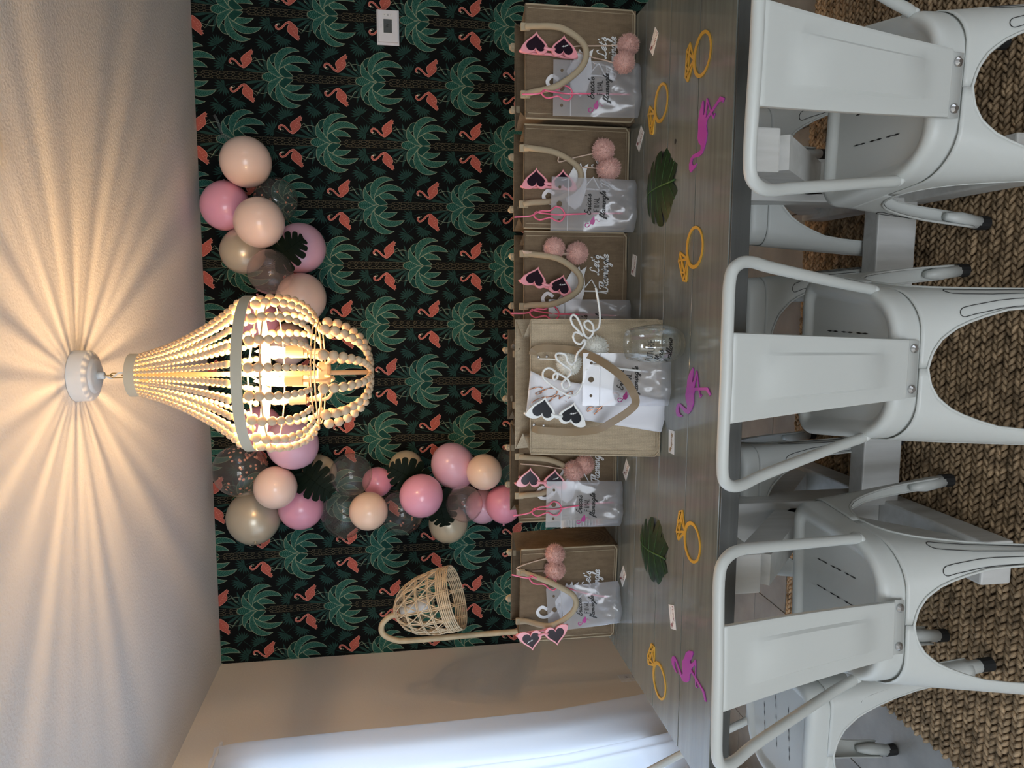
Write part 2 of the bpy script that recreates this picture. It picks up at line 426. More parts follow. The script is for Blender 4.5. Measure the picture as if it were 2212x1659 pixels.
def leaf(mir, outer, inner, fill, stripe, layer, n=9, sm=4):
    A = spline(mir(C(outer)), sm); B = spline(mir(C(inner)), sm)
    PR.poly(A+B[::-1][1:-1], fill, layer)
    if stripe:
        a, b = resamp(A, 60), resamp(B, 60)
        for k in range(2, n*2):
            i = int(59*k/(n*2+1)); j = min(59, i+5)
            mid = (a[i]+b[i])/2
            for e in (a, b):
                q = mid+(e[j]-mid)*.86; PR.line([mid, q], [.4, 1.0], stripe, layer+.3)
    PR.line(A+B[::-1][1:-1], .85, 'paper_line', layer+.6, True)
def motif(mir):
    # fan palms with stems
    def A_(p): return ((p[1]-(240+(p[0]-1890)*.046))/10.055, (p[0]-1890)/10.055)
    for c, tips, stem in (((1085, 430), [(1050,285),(1000,290),(890,295),(860,360),(845,435),(860,510),(905,590),(965,625),(1045,660),(1115,665),(1180,645)], [(1110,430),(1280,385),(1600,340)]),
                          ((975, 845), [(825,680),(760,790),(745,860),(770,940),(815,1005),(880,1055),(950,1075),(1020,1065),(1085,1035),(1135,995)], [(990,822),(1120,710),(1260,600)]),
                          ((1370, 755), [(1180,665),(1140,715),(1140,785),(1165,860),(1205,930),(1270,975),(1345,965),(1415,965),(1470,950),(1530,910),(1550,850)], [(1372,740),(1470,630)])):
        c2 = np.array(A_(c))
        for t in tips:
            t2 = np.array(A_(t)); d = t2-c2; nn = np.array([-d[1], d[0]])/np.linalg.norm(d)
            PR.poly(mir([tuple(c2), tuple(c2+d*.62+nn*1.9), tuple(t2), tuple(c2+d*.62-nn*1.9)]), 'paper_fan', 0)
        PR.line(mir(spline([A_(p) for p in stem], 4)), .9, 'paper_fan', 0)
    K = lambda P: mir(C(P, ox=-1474))
    for P in ([(1700,250),(1300,250),(1040,280),(920,350),(1080,390),(1300,350),(1700,265)], [(1750,270),(1500,340),(1300,470),(1170,580),(1230,620),(1400,540),(1600,400),(1750,290)],
              [(1790,300),(1650,400),(1500,580),(1420,760),(1340,880),(1560,640),(1720,460)], [(1800,330),(1680,560),(1610,850),(1610,1030),(1700,850),(1790,600)]):
        PR.poly(K(P), 'paper_fan', 1)
    # trunk net
    step = 290/18.43; x0 = 1250/18.43-6
    for k in range(9):
        p = x0+k*step; e = step
        if k < 9:
            PR.line(mir([(0, p), (2.9, p+.28*e), (2.9, p+.72*e), (0, p+e)]), .55, 'paper_trunk_line', 2)
            PR.line(mir([(2.9, p+.72*e), (5.2, p+.92*e), (5.6, p+1.25*e), (2.9, p+1.28*e)]), .5, 'paper_trunk_line', 2)
            PR.line(mir([(5.2, p+.92*e), (8.0, p+1.02*e), (7.4, p+1.3*e), (8.2, p+1.5*e), (7.4, p+1.75*e), (8.0, p+2.02*e)]), .55, 'paper_trunk_line', 2)
            PR.line(mir([(5.6, p+1.25*e), (7.4, p+1.3*e)]), .5, 'paper_trunk_line', 2)
    # palm crown
    PR.poly(mir(C([(415,880),(480,980),(580,1060),(720,1090),(690,1040),(640,900),(610,750),(500,650),(440,750)])), 'paper_green_dark', 3)
    PR.line(mir(spline(C([(415,880),(480,980),(580,1060),(720,1090)]), 4)), .75, 'paper_line', 3.2)
    PR.line(mir(C([(500,650),(610,750)])), .6, 'paper_line', 3.2)
    leaf(mir, [(1000,140),(1150,165),(1320,205),(1260,300),(1130,405),(1020,500),(970,570)], [(1000,140),(900,200),(810,290),(785,420),(850,500),(970,570)], 'paper_green_dark', 'paper_green', 5, 6)
    leaf(mir, [(985,570),(1060,480),(1130,425),(1300,435),(1500,450),(1745,440)], [(985,570),(1080,645),(1180,690),(1350,675),(1480,640),(1600,575),(1745,440)], 'paper_green', 'paper_green_light', 6, 7)
    leaf(mir, [(780,420),(850,510),(980,600),(1170,710),(1370,780),(1600,810),(1850,805),(2035,800)], [(780,420),(800,560),(880,740),(1000,880),(1150,980),(1300,1040),(1450,1055),(1600,1045),(1760,1000),(1900,930),(2035,800)], 'paper_green', 'paper_green_light', 7, 11)
    leaf(mir, [(790,300),(700,400),(640,500),(615,650),(615,800),(650,940),(730,1090),(850,1220),(980,1300),(1120,1350),(1260,1365),(1400,1345),(1520,1300),(1600,1250)], [(790,300),(780,420),(800,560),(880,770),(940,890),(1040,1010),(1180,1120),(1340,1200),(1500,1240),(1600,1250)], 'paper_green', 'paper_green_light', 8, 12)
    leaf(mir, [(1000,140),(880,105),(740,130),(600,200),(420,290),(340,400),(325,540),(325,700),(370,830),(415,880)], [(1000,140),(850,220),(720,350),(650,465),(570,540),(500,640),(440,750),(415,880)], 'paper_green', 'paper_green_light', 9, 9)
    # flamingo
    body = [(770,440),(820,385),(870,372),(930,395),(1000,460),(1100,550),(1180,640),(1200,720),(1205,800),(1180,860),(1180,940),(1265,960),(1220,995),(1250,1040),(1270,1085),(1215,1080),(1210,1150),(1170,1120),(1080,1040),(950,940),(860,860),(790,770),(778,680),(810,590),(850,510),(830,470),(780,490)]
    P = K(body); PR.poly(P, 'paper_flamingo', 10); PR.line(P, .75, 'paper_flamingo_edge', 10.5, True)
    neck = spline(K([(400,520),(345,560),(350,630),(400,685),(470,690),(550,650),(630,575),(710,490),(790,435),(850,420)]), 4)
    nw = [3.2]*len(neck); PR.line(neck, [w+.9 for w in nw], 'paper_flamingo_edge', 10.6); PR.line(neck, [w-.5 for w in nw], 'paper_flamingo', 10.8)
    PR.poly(K([(335,520),(370,495),(430,510),(440,535),(400,545)]), 'paper_cream', 11)
    PR.line(spline(K([(375,495),(420,462),(490,470),(505,500),(470,520),(435,525)]), 3), .6, 'paper_line', 11.1)
    PR.line(K([(1200,720),(1330,850),(1420,730),(1530,545),(1560,535),(1630,550)]), .75, 'paper_line', 9.8)
    PR.line(spline(K([(1210,660),(1420,740),(1590,775),(1760,730)]), 3), .75, 'paper_line', 9.8)
    for a, b, c in ((900,560,60),(950,650,80),(1040,640,60),(1000,760,80),(1090,740,60),(1060,860,70)):
        PR.line(K([(a,b),(a+c*.4,b+c*.6),(a+c,b+c*.5)]), .5, 'paper_flamingo_edge', 10.4)
both(motif)
# top leaf, on the axis
tl = spline(C([(105,100),(120,160),(190,225),(300,275),(420,290),(600,220),(740,125)]), 4)
TLp = tl+[(-a, b) for a, b in tl[::-1]]
PR.poly(TLp, 'paper_green', 4); PR.line(TLp, .85, 'paper_line', 4.6, True)
for k in range(7):
    d = 6+k*4.2
    for sg in (1, -1): PR.line([(0, d+3), (sg*min(7.5, 4+d*.22), d)], [.6, 1.3], 'paper_green_light', 4.3)
vv, ff, mm = [], [], []
mv, mf, mi_ = [], [], []
for pts, mi, ly in PR.items:
    o = len(mv); mv += [(-a*SX, -(.25+ly*.12)*1e-3, -b*SZ) for a, b in pts]; mf.append(tuple(range(o, o+len(pts)))); mi_.append(mi)
mv = np.array(mv)
for k in range(-11, 9):
    X = 1.112+.3139*k
    for n in range(-2, 6):
        Z = 2.081-.465*n+(.2345 if k % 2 else 0)
        P = mv+np.array([X, YB, Z]); o = len(vv)
        if P[:, 0].max() < XL or P[:, 0].min() > XR or P[:, 2].max() < 0 or P[:, 2].min() > ZC: continue
        vv += P.tolist(); ff += [tuple(i+o for i in f) for f in mf]; mm += mi_
me = bpy.data.meshes.new('wallpaper_print'); me.from_pydata(vv, [], ff)
for n in PM: me.materials.append(MATS[n])
me.polygons.foreach_set('material_index', mm)
bm = bmesh.new(); bm.from_mesh(me)
for co, no in (((XL+.001, 0, 0), (-1, 0, 0)), ((XR-.001, 0, 0), (1, 0, 0)), ((0, 0, ZC-.001), (0, 0, 1)), ((0, 0, .001), (0, 0, -1))):
    bmesh.ops.bisect_plane(bm, geom=bm.verts[:]+bm.edges[:]+bm.faces[:], plane_co=co, plane_no=no, clear_outer=True)
bm.to_mesh(me); bm.free()
link('wallpaper_print', me, wb)

# ------------------------------------------------------------------ jute rug, braided in rows
RX0, RX1, RY0, RY1 = -1.205, 1.75, .62, 2.405
rug = thing('braided_rug', 'chunky braided natural jute rug under the dining table and chairs', 'rug', (0, 0, 0))
MB().box(RX0+.01, RX1-.01, RY0+.01, RY1-.01, 0, .006).build('rug_backing', MATS['jute_rug_back'], rug)
pitch = .0355; nrow = int((RY1-RY0)/pitch); step = .0185
rng = np.random.default_rng(3)
ring = np.array([[cos(a), sin(a)] for a in np.linspace(0, 2*pi, 6, endpoint=False)])
prof = [(-1, .05), (-.62, .72), (0, 1.0), (.62, .72), (1, .05)]
lf = []
for i in range(4):
    for k in range(6): lf.append((i*6+k, i*6+(k+1) % 6, (i+1)*6+(k+1) % 6, (i+1)*6+k))
base = np.array([(t, c*r, s*r) for t, r in prof for c, s in ring])
for j in range(nrow):
    y = RY0+(j+.5)*pitch; vs_, fs_ = [], []
    n = int((RX1-RX0)/step)
    for side in (-1, 1):
        for k in range(n):
            x = RX0+(k+.5+(.5 if side > 0 else 0))*step+rng.normal(0, .0012)
            ang = side*(.62+rng.normal(0, .07)); L = .0162*rng.uniform(.92, 1.1); wd = .0068*rng.uniform(.9, 1.15); hh = .0085*rng.uniform(.85, 1.2)
            p = base*np.array([L, wd, hh]); ca, sa = cos(ang), sin(ang)
            q = np.stack([p[:, 0]*ca-p[:, 1]*sa+x, p[:, 0]*sa+p[:, 1]*ca+y+side*.0081, p[:, 2]+.0095+rng.normal(0, .0007)-base[:, 0]*.0015], 1)
            o = len(vs_); vs_ += q.tolist(); fs_ += [tuple(i+o for i in f) for f in lf]
    me = bpy.data.meshes.new('braid_row'); me.from_pydata(vs_, [], fs_); me.materials.append(MATS['jute_rug'])
    me.polygons.foreach_set('use_smooth', [True]*len(fs_)); link('braid_row', me, rug)

# ------------------------------------------------------------------ dining table
TZ = .76
TX0, TX1, TY0, TY1 = -1.09, .772, 1.40, 2.29
table = thing('dining_table', 'long grey-stained plank dining table on white trestle legs', 'table', ((TX0+TX1)/2, (TY0+TY1)/2, 0))
tx = (TX1-TX0)/2; ty = (TY1-TY0)/2; pw = (TY1-TY0)/5
for i in range(5):
    o = MB().box(-tx, tx, -ty+i*pw+.0016, -ty+(i+1)*pw-.0016, TZ-.042, TZ, b=.001).build('plank', MATS['table_stain'], table)
    if i == 2:
        k = on_z(1459, 306, TZ)
        MB().lathe([(.0001, TZ+.0004), (.006, TZ+.0004), (.0075, TZ-.002)], 14, (k.x-(TX0+TX1)/2, k.y-(TY0+TY1)/2, 0)).build('knot', MATS['chair_wear'], o)
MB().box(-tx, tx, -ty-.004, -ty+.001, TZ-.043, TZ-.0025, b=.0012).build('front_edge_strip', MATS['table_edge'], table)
for cx in (-.605-(TX0+TX1)/2, .305-(TX0+TX1)/2):
    tr = MB().box(cx-.045, cx+.045, -.40, .40, TZ-.042-.085, TZ-.043, b=.004).build('trestle', MATS['white_wood'], table)
    MB().box(cx-.052, cx+.052, -.42, .42, .0215, .10, b=.005).build('foot_beam', MATS['white_wood'], tr)
    MB().box(cx-.055, cx+.055, -.055, .055, .10, TZ-.127, b=.004).build('post', MATS['white_wood'], tr)
    for sg in (1, -1):
        for (y0, z0), (y1, z1) in (((.37, .10), (.05, .36)), ((.05, .36), (.36, TZ-.13))):
            d = Vector((0, y1-y0, z1-z0)).normalized(); n = Vector((0, -d.z, d.y))*.036
            a, b = Vector((0, y0, z0)), Vector((0, y1, z1)); P = [a+n, b+n, b-n, a-n]
            v = [(cx+s*.036, sg*p.y, p.z) for s in (-1, 1) for p in P]
            MB().add(v, [(0,1,2,3),(7,6,5,4),(0,4,5,1),(1,5,6,2),(2,6,7,3),(3,7,4,0)]).build('brace', MATS['white_wood'], tr)
MB().box(-.605-(TX0+TX1)/2+.04, .305-(TX0+TX1)/2-.04, -.075, -.015, .06, .172, b=.004).build('stretcher', MATS['white_wood'], table)

# ------------------------------------------------------------------ metal chairs
AX, AYF, AYB, ZS = .165, .168, .172, .438
def dims(sy, z):
    k = ZS-z
    if sy > 0: return AX+.055*k, AYF+.10*k, max(.020, .052-.09*k)
    return AX+.055*k, AYB+.16*k, max(.020, .095-.26*k)
def half(sy, z, along):             # arc length from the corner to the middle of the side
    ax, ay, rc = dims(sy, z); return ((ax if along == 'x' else ay)-rc)+rc*pi/4
def shear(x, y): return x*(1+.85*y)
def corner(sx, sy, z, s, off=0):
    ax, ay, rc = dims(sy, z); cx, cy = ax-rc, ay-rc; q = rc*pi/4
    if abs(s) <= q:
        a = pi/4+s/rc; px, py = cx+(rc+off)*cos(a), cy+(rc+off)*sin(a)
    elif s > 0: px, py = cx-(s-q), ay+off
    else: px, py = ax+off, cy-(-s-q)
    x, y = sx*px, sy*py
    return Vector((shear(x, y), y, z))
ZA = .392
def legw(sy, z, along):
    h = half(sy, z, along)
    if z >= ZA: return h
    t = [0, .006, .02, .045, .08, .13, .20, .30, .40]
    g = [0, .030, .056, .078, .094, .108, .118, .128, .136]
    G = float(np.interp(ZA-z, t, g))
    return max(.026, h-G*(h/.13 if along == 'x' else h/.135)*.98)
ZROWS = [.408, .400, .392, .3905, .388, .384, .378, .370, .358, .342, .32, .29, .25, .20, .15, .10, .07, .055]
def plan(inset, z):
    P = []
    for sx, sy in ((1, 1), (-1, 1), (-1, -1), (1, -1)):
        ax, ay, rc = dims(sy, ZS); rc = max(.015, rc-inset); cx, cy = ax-inset-rc, ay-inset-rc
        A = np.linspace(0, pi/2, 8)
        if sx*sy < 0: A = A[::-1]
        P += [Vector((shear(sx*(cx+rc*cos(a)), sy*(cy+rc*sin(a))), sy*(cy+rc*sin(a)), z)) for a in A]
    return P
def make_chair():
    root = empty('metal_chair'); M = MATS['chair_metal']
    b = MB(); ins = [(.040, .446), (.034, .447), (.030, .452), (.022, .4565), (.013, .4575), (.006, .4545), (.0015, .448), (-.0006, .438), (-.0011, .424), (-.0012, .412), (-.0012, .3925)]
    b.grid([plan(i, z) for i, z in ins], wrap=True); b.poly(plan(.040, .446))
    seat = b.build('seat', M, root, smooth=True)
    slot_me = MB().ribbon([(0, -.020), (0, -.012), (0, -.009), (0, -.003), (0, .003), (0, .009), (0, .012), (0, .020)], [.0008, .0034, .0034, .0012, .0012, .0034, .0034, .0008], z=0).mesh('drain_slot', MATS['chair_wear'])
    for i in (-1, 0, 1):
        for j in (-1, 0, 1):
            so = link('drain_slot', slot_me, seat); so.location = (i*.062, j*.052, .4466)
    edges = {}
    for sx in (1, -1):
        for sy in (1, -1):
            b = MB(); P = []
            for z in ZROWS:
                wx, wy = legw(sy, z, 'x'), legw(sy, z, 'y')
                P.append([corner(sx, sy, z, c*(wx if c > 0 else wy)) for c in np.linspace(-1, 1, 17)])
            b.grid(P)
            f = corner(sx, sy, .125, 0, -.013); g = corner(sx, sy, 0.0, 0, -.012); g.z = .02; k_ = corner(sx, sy, .085, 0, -.0135)
            b.tube([f, k_, g], [.009, .0165, .0155], 12)
            leg = b.build('leg', M, root, smooth=True)
            md = leg.modifiers.new('thickness', 'SOLIDIFY'); md.thickness = .0022; md.offset = -1
            h = g.copy(); h.z = 0.001
            MB().tube([g+Vector((0, 0, .012)), h], .0165, 12).build('foot_cap', MATS['rubber'], leg)
            w = MB()
            for along, sg in (('x', 1), ('y', -1)):
                sc = lambda z: sg*legw(sy, z, along)*.52
                za, zb = .335, .12; r = .0105; pts = []
                for k in range(13):
                    a = pi*k/12; z = za-r+r*sin(a); pts.append(corner(sx, sy, z, sc(z)+r*cos(a), .0012))
                for k in range(1, 13):
                    z = za-r-(za-r-zb)*k/13; pts.append(corner(sx, sy, z, sc(z)-r*(1-.35*k/13), .0012))
                for k in range(13):
                    a = pi+pi*k/12; rr = r*.65; z = zb+rr*sin(a); pts.append(corner(sx, sy, z, sc(z)+rr*cos(a), .0012))
                for k in range(1, 13):
                    z = zb+(za-r-zb)*k/13; pts.append(corner(sx, sy, z, sc(z)+r*(.65+.35*k/13), .0012))
                w.tube(pts, .0007, 5, closed=True)
            w.build('embossed_channel', MATS['chair_wear'], leg, smooth=True)
    # rolled edges of the four arches
    zz = [z for z in ZROWS if z <= ZA]
    lip, wear = MB(), MB()
    for sy in (1, -1):
        P = [corner(1, sy, z, legw(sy, z, 'x'), .001) for z in zz[::-1]]+[corner(-1, sy, z, legw(sy, z, 'x'), .001) for z in zz[1:]]
        Q = [corner(1, sy, z, legw(sy, z, 'x')-.0045, .0012) for z in zz[::-1]]+[corner(-1, sy, z+.004, legw(sy, z, 'x')-.0045, .0012) for z in zz[1:]]
        lip.tube(P, .0028, 6); wear.tube([p+Vector((0, 0, .003)) for p in P], .0014, 5) if 0 else wear.tube([p-Vector((0, sy*.001, .0024)) for p in P], .0013, 5)
    for sx in (1, -1):
        P = [corner(sx, 1, z, -legw(1, z, 'y'), .001) for z in zz[::-1]]+[corner(sx, -1, z, -legw(-1, z, 'y'), .001) for z in zz[1:]]
        lip.tube(P, .0028, 6); wear.tube([p-Vector((sx*.001, 0, .0024)) for p in P], .0013, 5)
    lip.build('rolled_edge', M, root, smooth=True); wear.build('worn_edge', MATS['chair_wear'], root, smooth=True)
    # back: bent tube and splat
    side = [(.150, -.075, .445), (.153, -.088, .462), (.160, -.115, .525), (.186, -.215, .735), (.195, -.252, .800), (.189, -.272, .834), (.165, -.283, .852), (.09, -.293, .858)]
    P = spline(side+[(0, -.297, .859)]+mirror_x(side)[::-1], 5)
    MB().tube(P, .0105, 12).build('back_tube', M, root, smooth=True)
    for sx in (1, -1):
        MB().ball((sx*.150, -.072, .446), .016, 10, 6, (.8, 1.5, .7)).build('tube_bracket', M, root, smooth=True)
    U = [-1, -.985, -.93, -.90, -.57, -.50, 0, .50, .57, .90, .93, .985, 1]; V = [0, .03, .10, .165, .19, .35, .5, .65, .77, .795, .86, .91, .925, .94, .955, 1]
    rows = []
    for v in V:
        z = .853-.437*v; y = -.300+.112*min(v, .93)+.006*sin(pi*min(v,.93)/.93); hw = .0765-.022*v; row = []
        if v > .93: y = -.1915+.010*min(1, (v-.93)/.02)
        for u in U:
            d = 0
            if abs(u) > .95 and v < .93: d = .007 if abs(u) > .99 else .001
            if abs(u) <= .5 and .19 <= v <= .77: d = -.0055
            row.append((u*hw, y+d, z))
        rows.append(row)
    sp = MB().grid(rows).build('back_splat', M, root, auto=38)
    md = sp.modifiers.new('thickness', 'SOLIDIFY'); md.thickness = .002; md.offset = 0
    for sx in (1, -1):
        MB().tube([(sx*.039, -.178, .426), (sx*.039, -.186, .426), (sx*.039, -.190, .426)], [.0085, .0085, .004], 12).build('screw', MATS['steel'], sp)
    return root
chair0 = make_chair(); used = []
def chair(x, y, rz, label, group, z=.0):
    o = copy_tree(chair0) if used else chair0
    used.append(1); o.location = (x, y, z); o.rotation_euler = (0, 0, rz); tag(o, label, 'chair', group)
    return o
RUGZ = .0215
g = 'white metal cafe chairs'
chair(.378, 1.372, radians(-2), 'white metal chair seen from behind, nearest, at the end by the thermostat wall', g, RUGZ)
chair(-.133, 1.432, 0, 'white metal chair seen from behind, middle of the near row, under the chandelier', g, RUGZ)
chair(-.655, 1.42, radians(3), 'white metal chair seen from behind, near row, closest to the white curtain', g, RUGZ)
chair(.33, 2.04, pi, 'white metal chair across the table, opposite the chair by the thermostat end', g, RUGZ)
chair(-.127, 2.03, pi+radians(1), 'white metal chair across the table, middle of the far row', g, RUGZ)
chair(-.60, 2.025, pi, 'white metal chair across the table, far row, nearest the curtain', g, RUGZ)
chair(-1.075, 1.655, -pi/2+radians(2), 'white metal chair at the head of the table by the curtain, slotted seat showing', g, .0125).rotation_euler.x = .047
chair(1.02, 1.72, pi/2, 'white metal chair at the table end away from the curtain, mostly out of view', g, RUGZ)

# ------------------------------------------------------------------ fittings on walls and ceiling
t0 = on_y(838, 61, YB)
th = thing('thermostat', 'white rectangular thermostat with a small dark screen on the wallpaper', 'thermostat', (t0.x, YB, t0.z))
MB().box(-.087, .087, -.010, -.002, -.057, .057, b=.003).build('back_plate', MATS['thermo_white'], th)
b_ = MB().box(-.076, .080, -.026, -.010, -.051, .050, b=.003).build('body', MATS['thermo_white'], th)
MB().box(-.036, .038, -.028, -.0262, -.0245, .026).build('screen_bezel', MATS['white_trim'], b_)
MB().box(-.032, .034, -.0295, -.0281, -.0205, .022).build('screen', MATS['thermo_screen'], b_)
sg = {'7': [[(0, 2), (1, 2), (1, 0)]], '4': [[(0, 2), (0, 1), (1, 1)], [(1, 2), (1, 0)]]}
b = MB()
for i, c in enumerate('74'):
    for st in sg[c]: b.ribbon([(-.011+i*.012+x*.008, -.004+y*.0065) for x, y in st], .0018)
b.xf(lambda p: Vector((p.x, -.0302, p.y))).build('digits', MATS['thermo_digit'], b_)
for i, x in enumerate((.054, .054)): pass
MB().box(.048, .063, -.0275, -.0262, -.024, .026, b=.0008).build('button_strip', MATS['white_trim'], b_)
for z in (.017, -.015): MB().tube([(.0555, -.027, z), (.0555, -.0285, z)], .002, 10).build('button', MATS['thermo_grey'], b_)
MB().box(.0505, .0605, -.0282, -.0274, -.004, .003).build('button', MATS['thermo_grey'], b_)
MB().box(-.009, .009, -.0268, -.026, .033, .0355).build('maker_mark', MATS['thermo_grey'], b_)

c = on_z(-50, 308, ZC)
sd = thing('smoke_detector', 'round white smoke detector on the ceiling at the picture edge', 'detector', (c.x, c.y, ZC))
MB().lathe([(.001, -.030), (.040, -.030), (.066, -.024), (.076, -.012), (.078, 0)], 28).build('housing', MATS['white_trim'], sd, smooth=True)
MB().lathe([(.001, -.034), (.012, -.034), (.014, -.029)], 16).build('sensor_cap', MATS['thermo_grey'], sd, smooth=True)

vt = thing('wall_vent', 'white louvred wall vent low on the wallpaper, seen between two tote bags', 'vent', (-1.25, YB, .25))
b = MB()
for q in ((-.15, .15, 0, .018), (-.15, .15, .237, .255), (-.15, -.132, .018, .237), (.132, .15, .018, .237)): b.box(q[0], q[1], -.012, -.002, q[2], q[3])
b.build('vent_frame', MATS['white_trim'], vt)
for i in range(12):
    z = .024+i*.018
    MB().add([(-.132, -.003, z), (.132, -.003, z), (.132, -.011, z+.010), (-.132, -.011, z+.010), (-.132, -.003, z+.0015), (.132, -.003, z+.0015), (.132, -.011, z+.0115), (-.132, -.011, z+.0115)],
             [(0,1,2,3),(7,6,5,4),(0,4,5,1),(2,6,7,3)]).build('louvre', MATS['white_trim'], vt)
oc = on_x(1361, 1465, XL)
ou = thing('power_outlet', 'white power outlet low on the beige side wall beside the table end', 'outlet', (XL, oc.y, oc.z))
MB().box(.001, .006, -.036, .036, -.058, .058, b=.002).build('cover_plate', MATS['white_trim'], ou)
for z in (.02, -.02):
    r = MB().box(.0061, .008, -.016, .016, z-.014, z+.014, b=.001).build('socket', MATS['thermo_white'], ou)
    for y in (-.006, .006): MB().box(.0081, .0084, y-.001, y+.001, z-.004, z+.005).build('slot', MATS['rubber'], r)

# ------------------------------------------------------------------ curtain on the side window
cu = thing('curtain', 'thin white curtain hanging over the side-wall window', 'curtain', (-1.95, 2.1, 0))
ny, nz = 150, 26; P = []
zl = np.linspace(.03, 2.235, nz)
for z in zl:
    row = []
    far = float(np.interp(z, [.03, .26, .74, 1.3, 2.2], [1.18, 1.12, 1.045, 1.025, 1.01])); near = -1.28
    for i in range(ny):
        u = i/(ny-1); y = near+(far-near)*u
        ph = u*46+.9*sin(u*9); amp = .010+.022*(1-z/2.25)
        x = amp*(sin(ph)+.45*sin(ph*2.3+1+z*.8))+.010*sin(ph*.37+z*1.6)
        if z > 2.16: x = .008*sin(u*190)
        row.append((x, y, z))
    P.append(row)
MB().grid(P).build('drape', MATS['curtain_voile'], cu, smooth=True)
MB().tube([(.004, -1.36, 2.215), (.004, 1.05, 2.215)], .006, 10).build('curtain_rod', MATS['white_trim'], cu)
for y in (-1.36, 1.05): MB().tube([(.004, y, 2.215), (-.058, y, 2.215)], .005, 8).build('rod_bracket', MATS['white_trim'], cu)

# ------------------------------------------------------------------ bead chandelier
CX, CY = -.245, 2.43
ch = thing('bead_chandelier', 'lit wooden bead basket chandelier hanging from the ceiling', 'chandelier', (CX, CY, ZC))
def Z(z): return z-ZC
MB().lathe([(.001, Z(2.348)), (.046, Z(2.348)), (.052, Z(2.351)), (.056, Z(2.357)), (.072, Z(2.360)), (.079, Z(2.367)), (.080, Z(2.409))], 40).build('canopy', MATS['white_trim'], ch, auto=35)
MB().tube([(0, 0, Z(2.349)), (0, 0, Z(2.328))], .011, 14).build('canopy_stem', MATS['white_trim'], ch, smooth=True)
def chain_link(z0, z1, ax):
    L = (z0-z1)/2; zc = (z0+z1)/2; pts = []
    for k in range(20):
        a = 2*pi*k/20; u = .0075*cos(a); w = (L-.0075)*(1 if sin(a) > 0 else -1)+.0075*sin(a)
        pts.append((u if ax else 0, 0 if ax else u, Z(zc+w)))
    MB().tube(pts, .0017, 6, closed=True).build('chain_link', MATS['brass'], ch, smooth=True)
chain_link(2.332, 2.305, 0); chain_link(2.311, 2.272, 1); chain_link(2.278, 2.246, 0)
MB().tube(spline([(0, .004, Z(2.33)), (-.010, .006, Z(2.31)), (.008, -.008, Z(2.285)), (.006, .004, Z(2.262)), (0, 0, Z(2.24))], 5), .0026, 8).build('power_cable', MATS['white_plastic'], ch, smooth=True)
def band(name, r, z0, z1, t=.0025):
    return MB().lathe([(r, Z(z0)), (r, Z(z1)), (r-t, Z(z1)), (r-t, Z(z0))], 56, closed=True).build(name, MATS['chandelier_band'], ch, auto=40)
band('top_band', .068, 2.221, 2.251); MB().lathe([(.006, Z(2.249)), (.067, Z(2.249)), (.067, Z(2.2475)), (.006, Z(2.2475))], 40, closed=True).build('top_plate', MATS['chandelier_band'], ch); band('main_band', .2495, 1.868, 1.900)
for z in (1.672, 1.684): MB().tube([(.165*cos(a), .165*sin(a), Z(z)) for a in np.linspace(0, 2*pi, 48, endpoint=False)], .0022, 6, closed=True).build('gather_ring', MATS['chandelier_paint'], ch, smooth=True)
MB().tube([(.235*cos(a), .235*sin(a), Z(1.82)) for a in np.linspace(0, 2*pi, 48, endpoint=False)], .0025, 6, closed=True).build('gather_ring', MATS['chandelier_paint'], ch, smooth=True)
MB().tube([(0, 0, Z(2.246)), (0, 0, Z(1.508))], .0075, 12).build('centre_rod', MATS['chandelier_paint'], ch, smooth=True)
MB().lathe([(.001, Z(1.680)), (.032, Z(1.680)), (.036, Z(1.675)), (.036, Z(1.648)), (.030, Z(1.640)), (.001, Z(1.640))], 28).build('hub', MATS['chandelier_paint'], ch, auto=30)
for k in range(4):
    a = pi/2*k+.3
    MB().tube([(.034*cos(a), .034*sin(a), Z(1.665)), (.165*cos(a), .165*sin(a), Z(1.678))], .003, 6).build('spoke', MATS['chandelier_paint'], ch, smooth=True)
    MB().tube([(.006*cos(a), .006*sin(a), Z(1.90)), (.247*cos(a), .247*sin(a), Z(1.872))], .003, 6).build('spoke', MATS['chandelier_paint'], ch, smooth=True)
    MB().tube([(0, 0, Z(2.237)), (.066*cos(a), .066*sin(a), Z(2.237))], .003, 6).build('spoke', MATS['chandelier_paint'], ch, smooth=True)
for k in range(5):
    a = 2*pi*k/5-1.75; ca, sa = cos(a), sin(a); R = .085
    MB().tube(spline([(.030*ca, .030*sa, Z(1.655)), (.055*ca, .055*sa, Z(1.635)), (R*ca, R*sa, Z(1.655)), (R*ca, R*sa, Z(1.72))], 6), .0055, 8).build('arm', MATS['chandelier_paint'], ch, smooth=True)
    MB().lathe([(.001, Z(1.718)), (.017, Z(1.718)), (.017, Z(1.772)), (.001, Z(1.772))], 18, (R*ca, R*sa, 0)).build('socket', MATS['chandelier_paint'], ch, auto=30)
    bo = MB().lathe([(.011, Z(1.772)), (.013, Z(1.785)), (.0165, Z(1.803)), (.0155, Z(1.822)), (.009, Z(1.846)), (.003, Z(1.862)), (.0005, Z(1.868))], 16, (R*ca, R*sa, 0)).build('bulb', MATS['bulb_glow'], ch, smooth=True)
    l = bpy.data.lights.new('bulb_light', 'POINT'); l.energy = 5.6; l.color = (1, .63, .31); l.shadow_soft_size = .012
    lo = bpy.data.objects.new('bulb_light', l); COL.objects.link(lo); lo.parent = bo; lo.location = (R*ca, R*sa, Z(1.885))
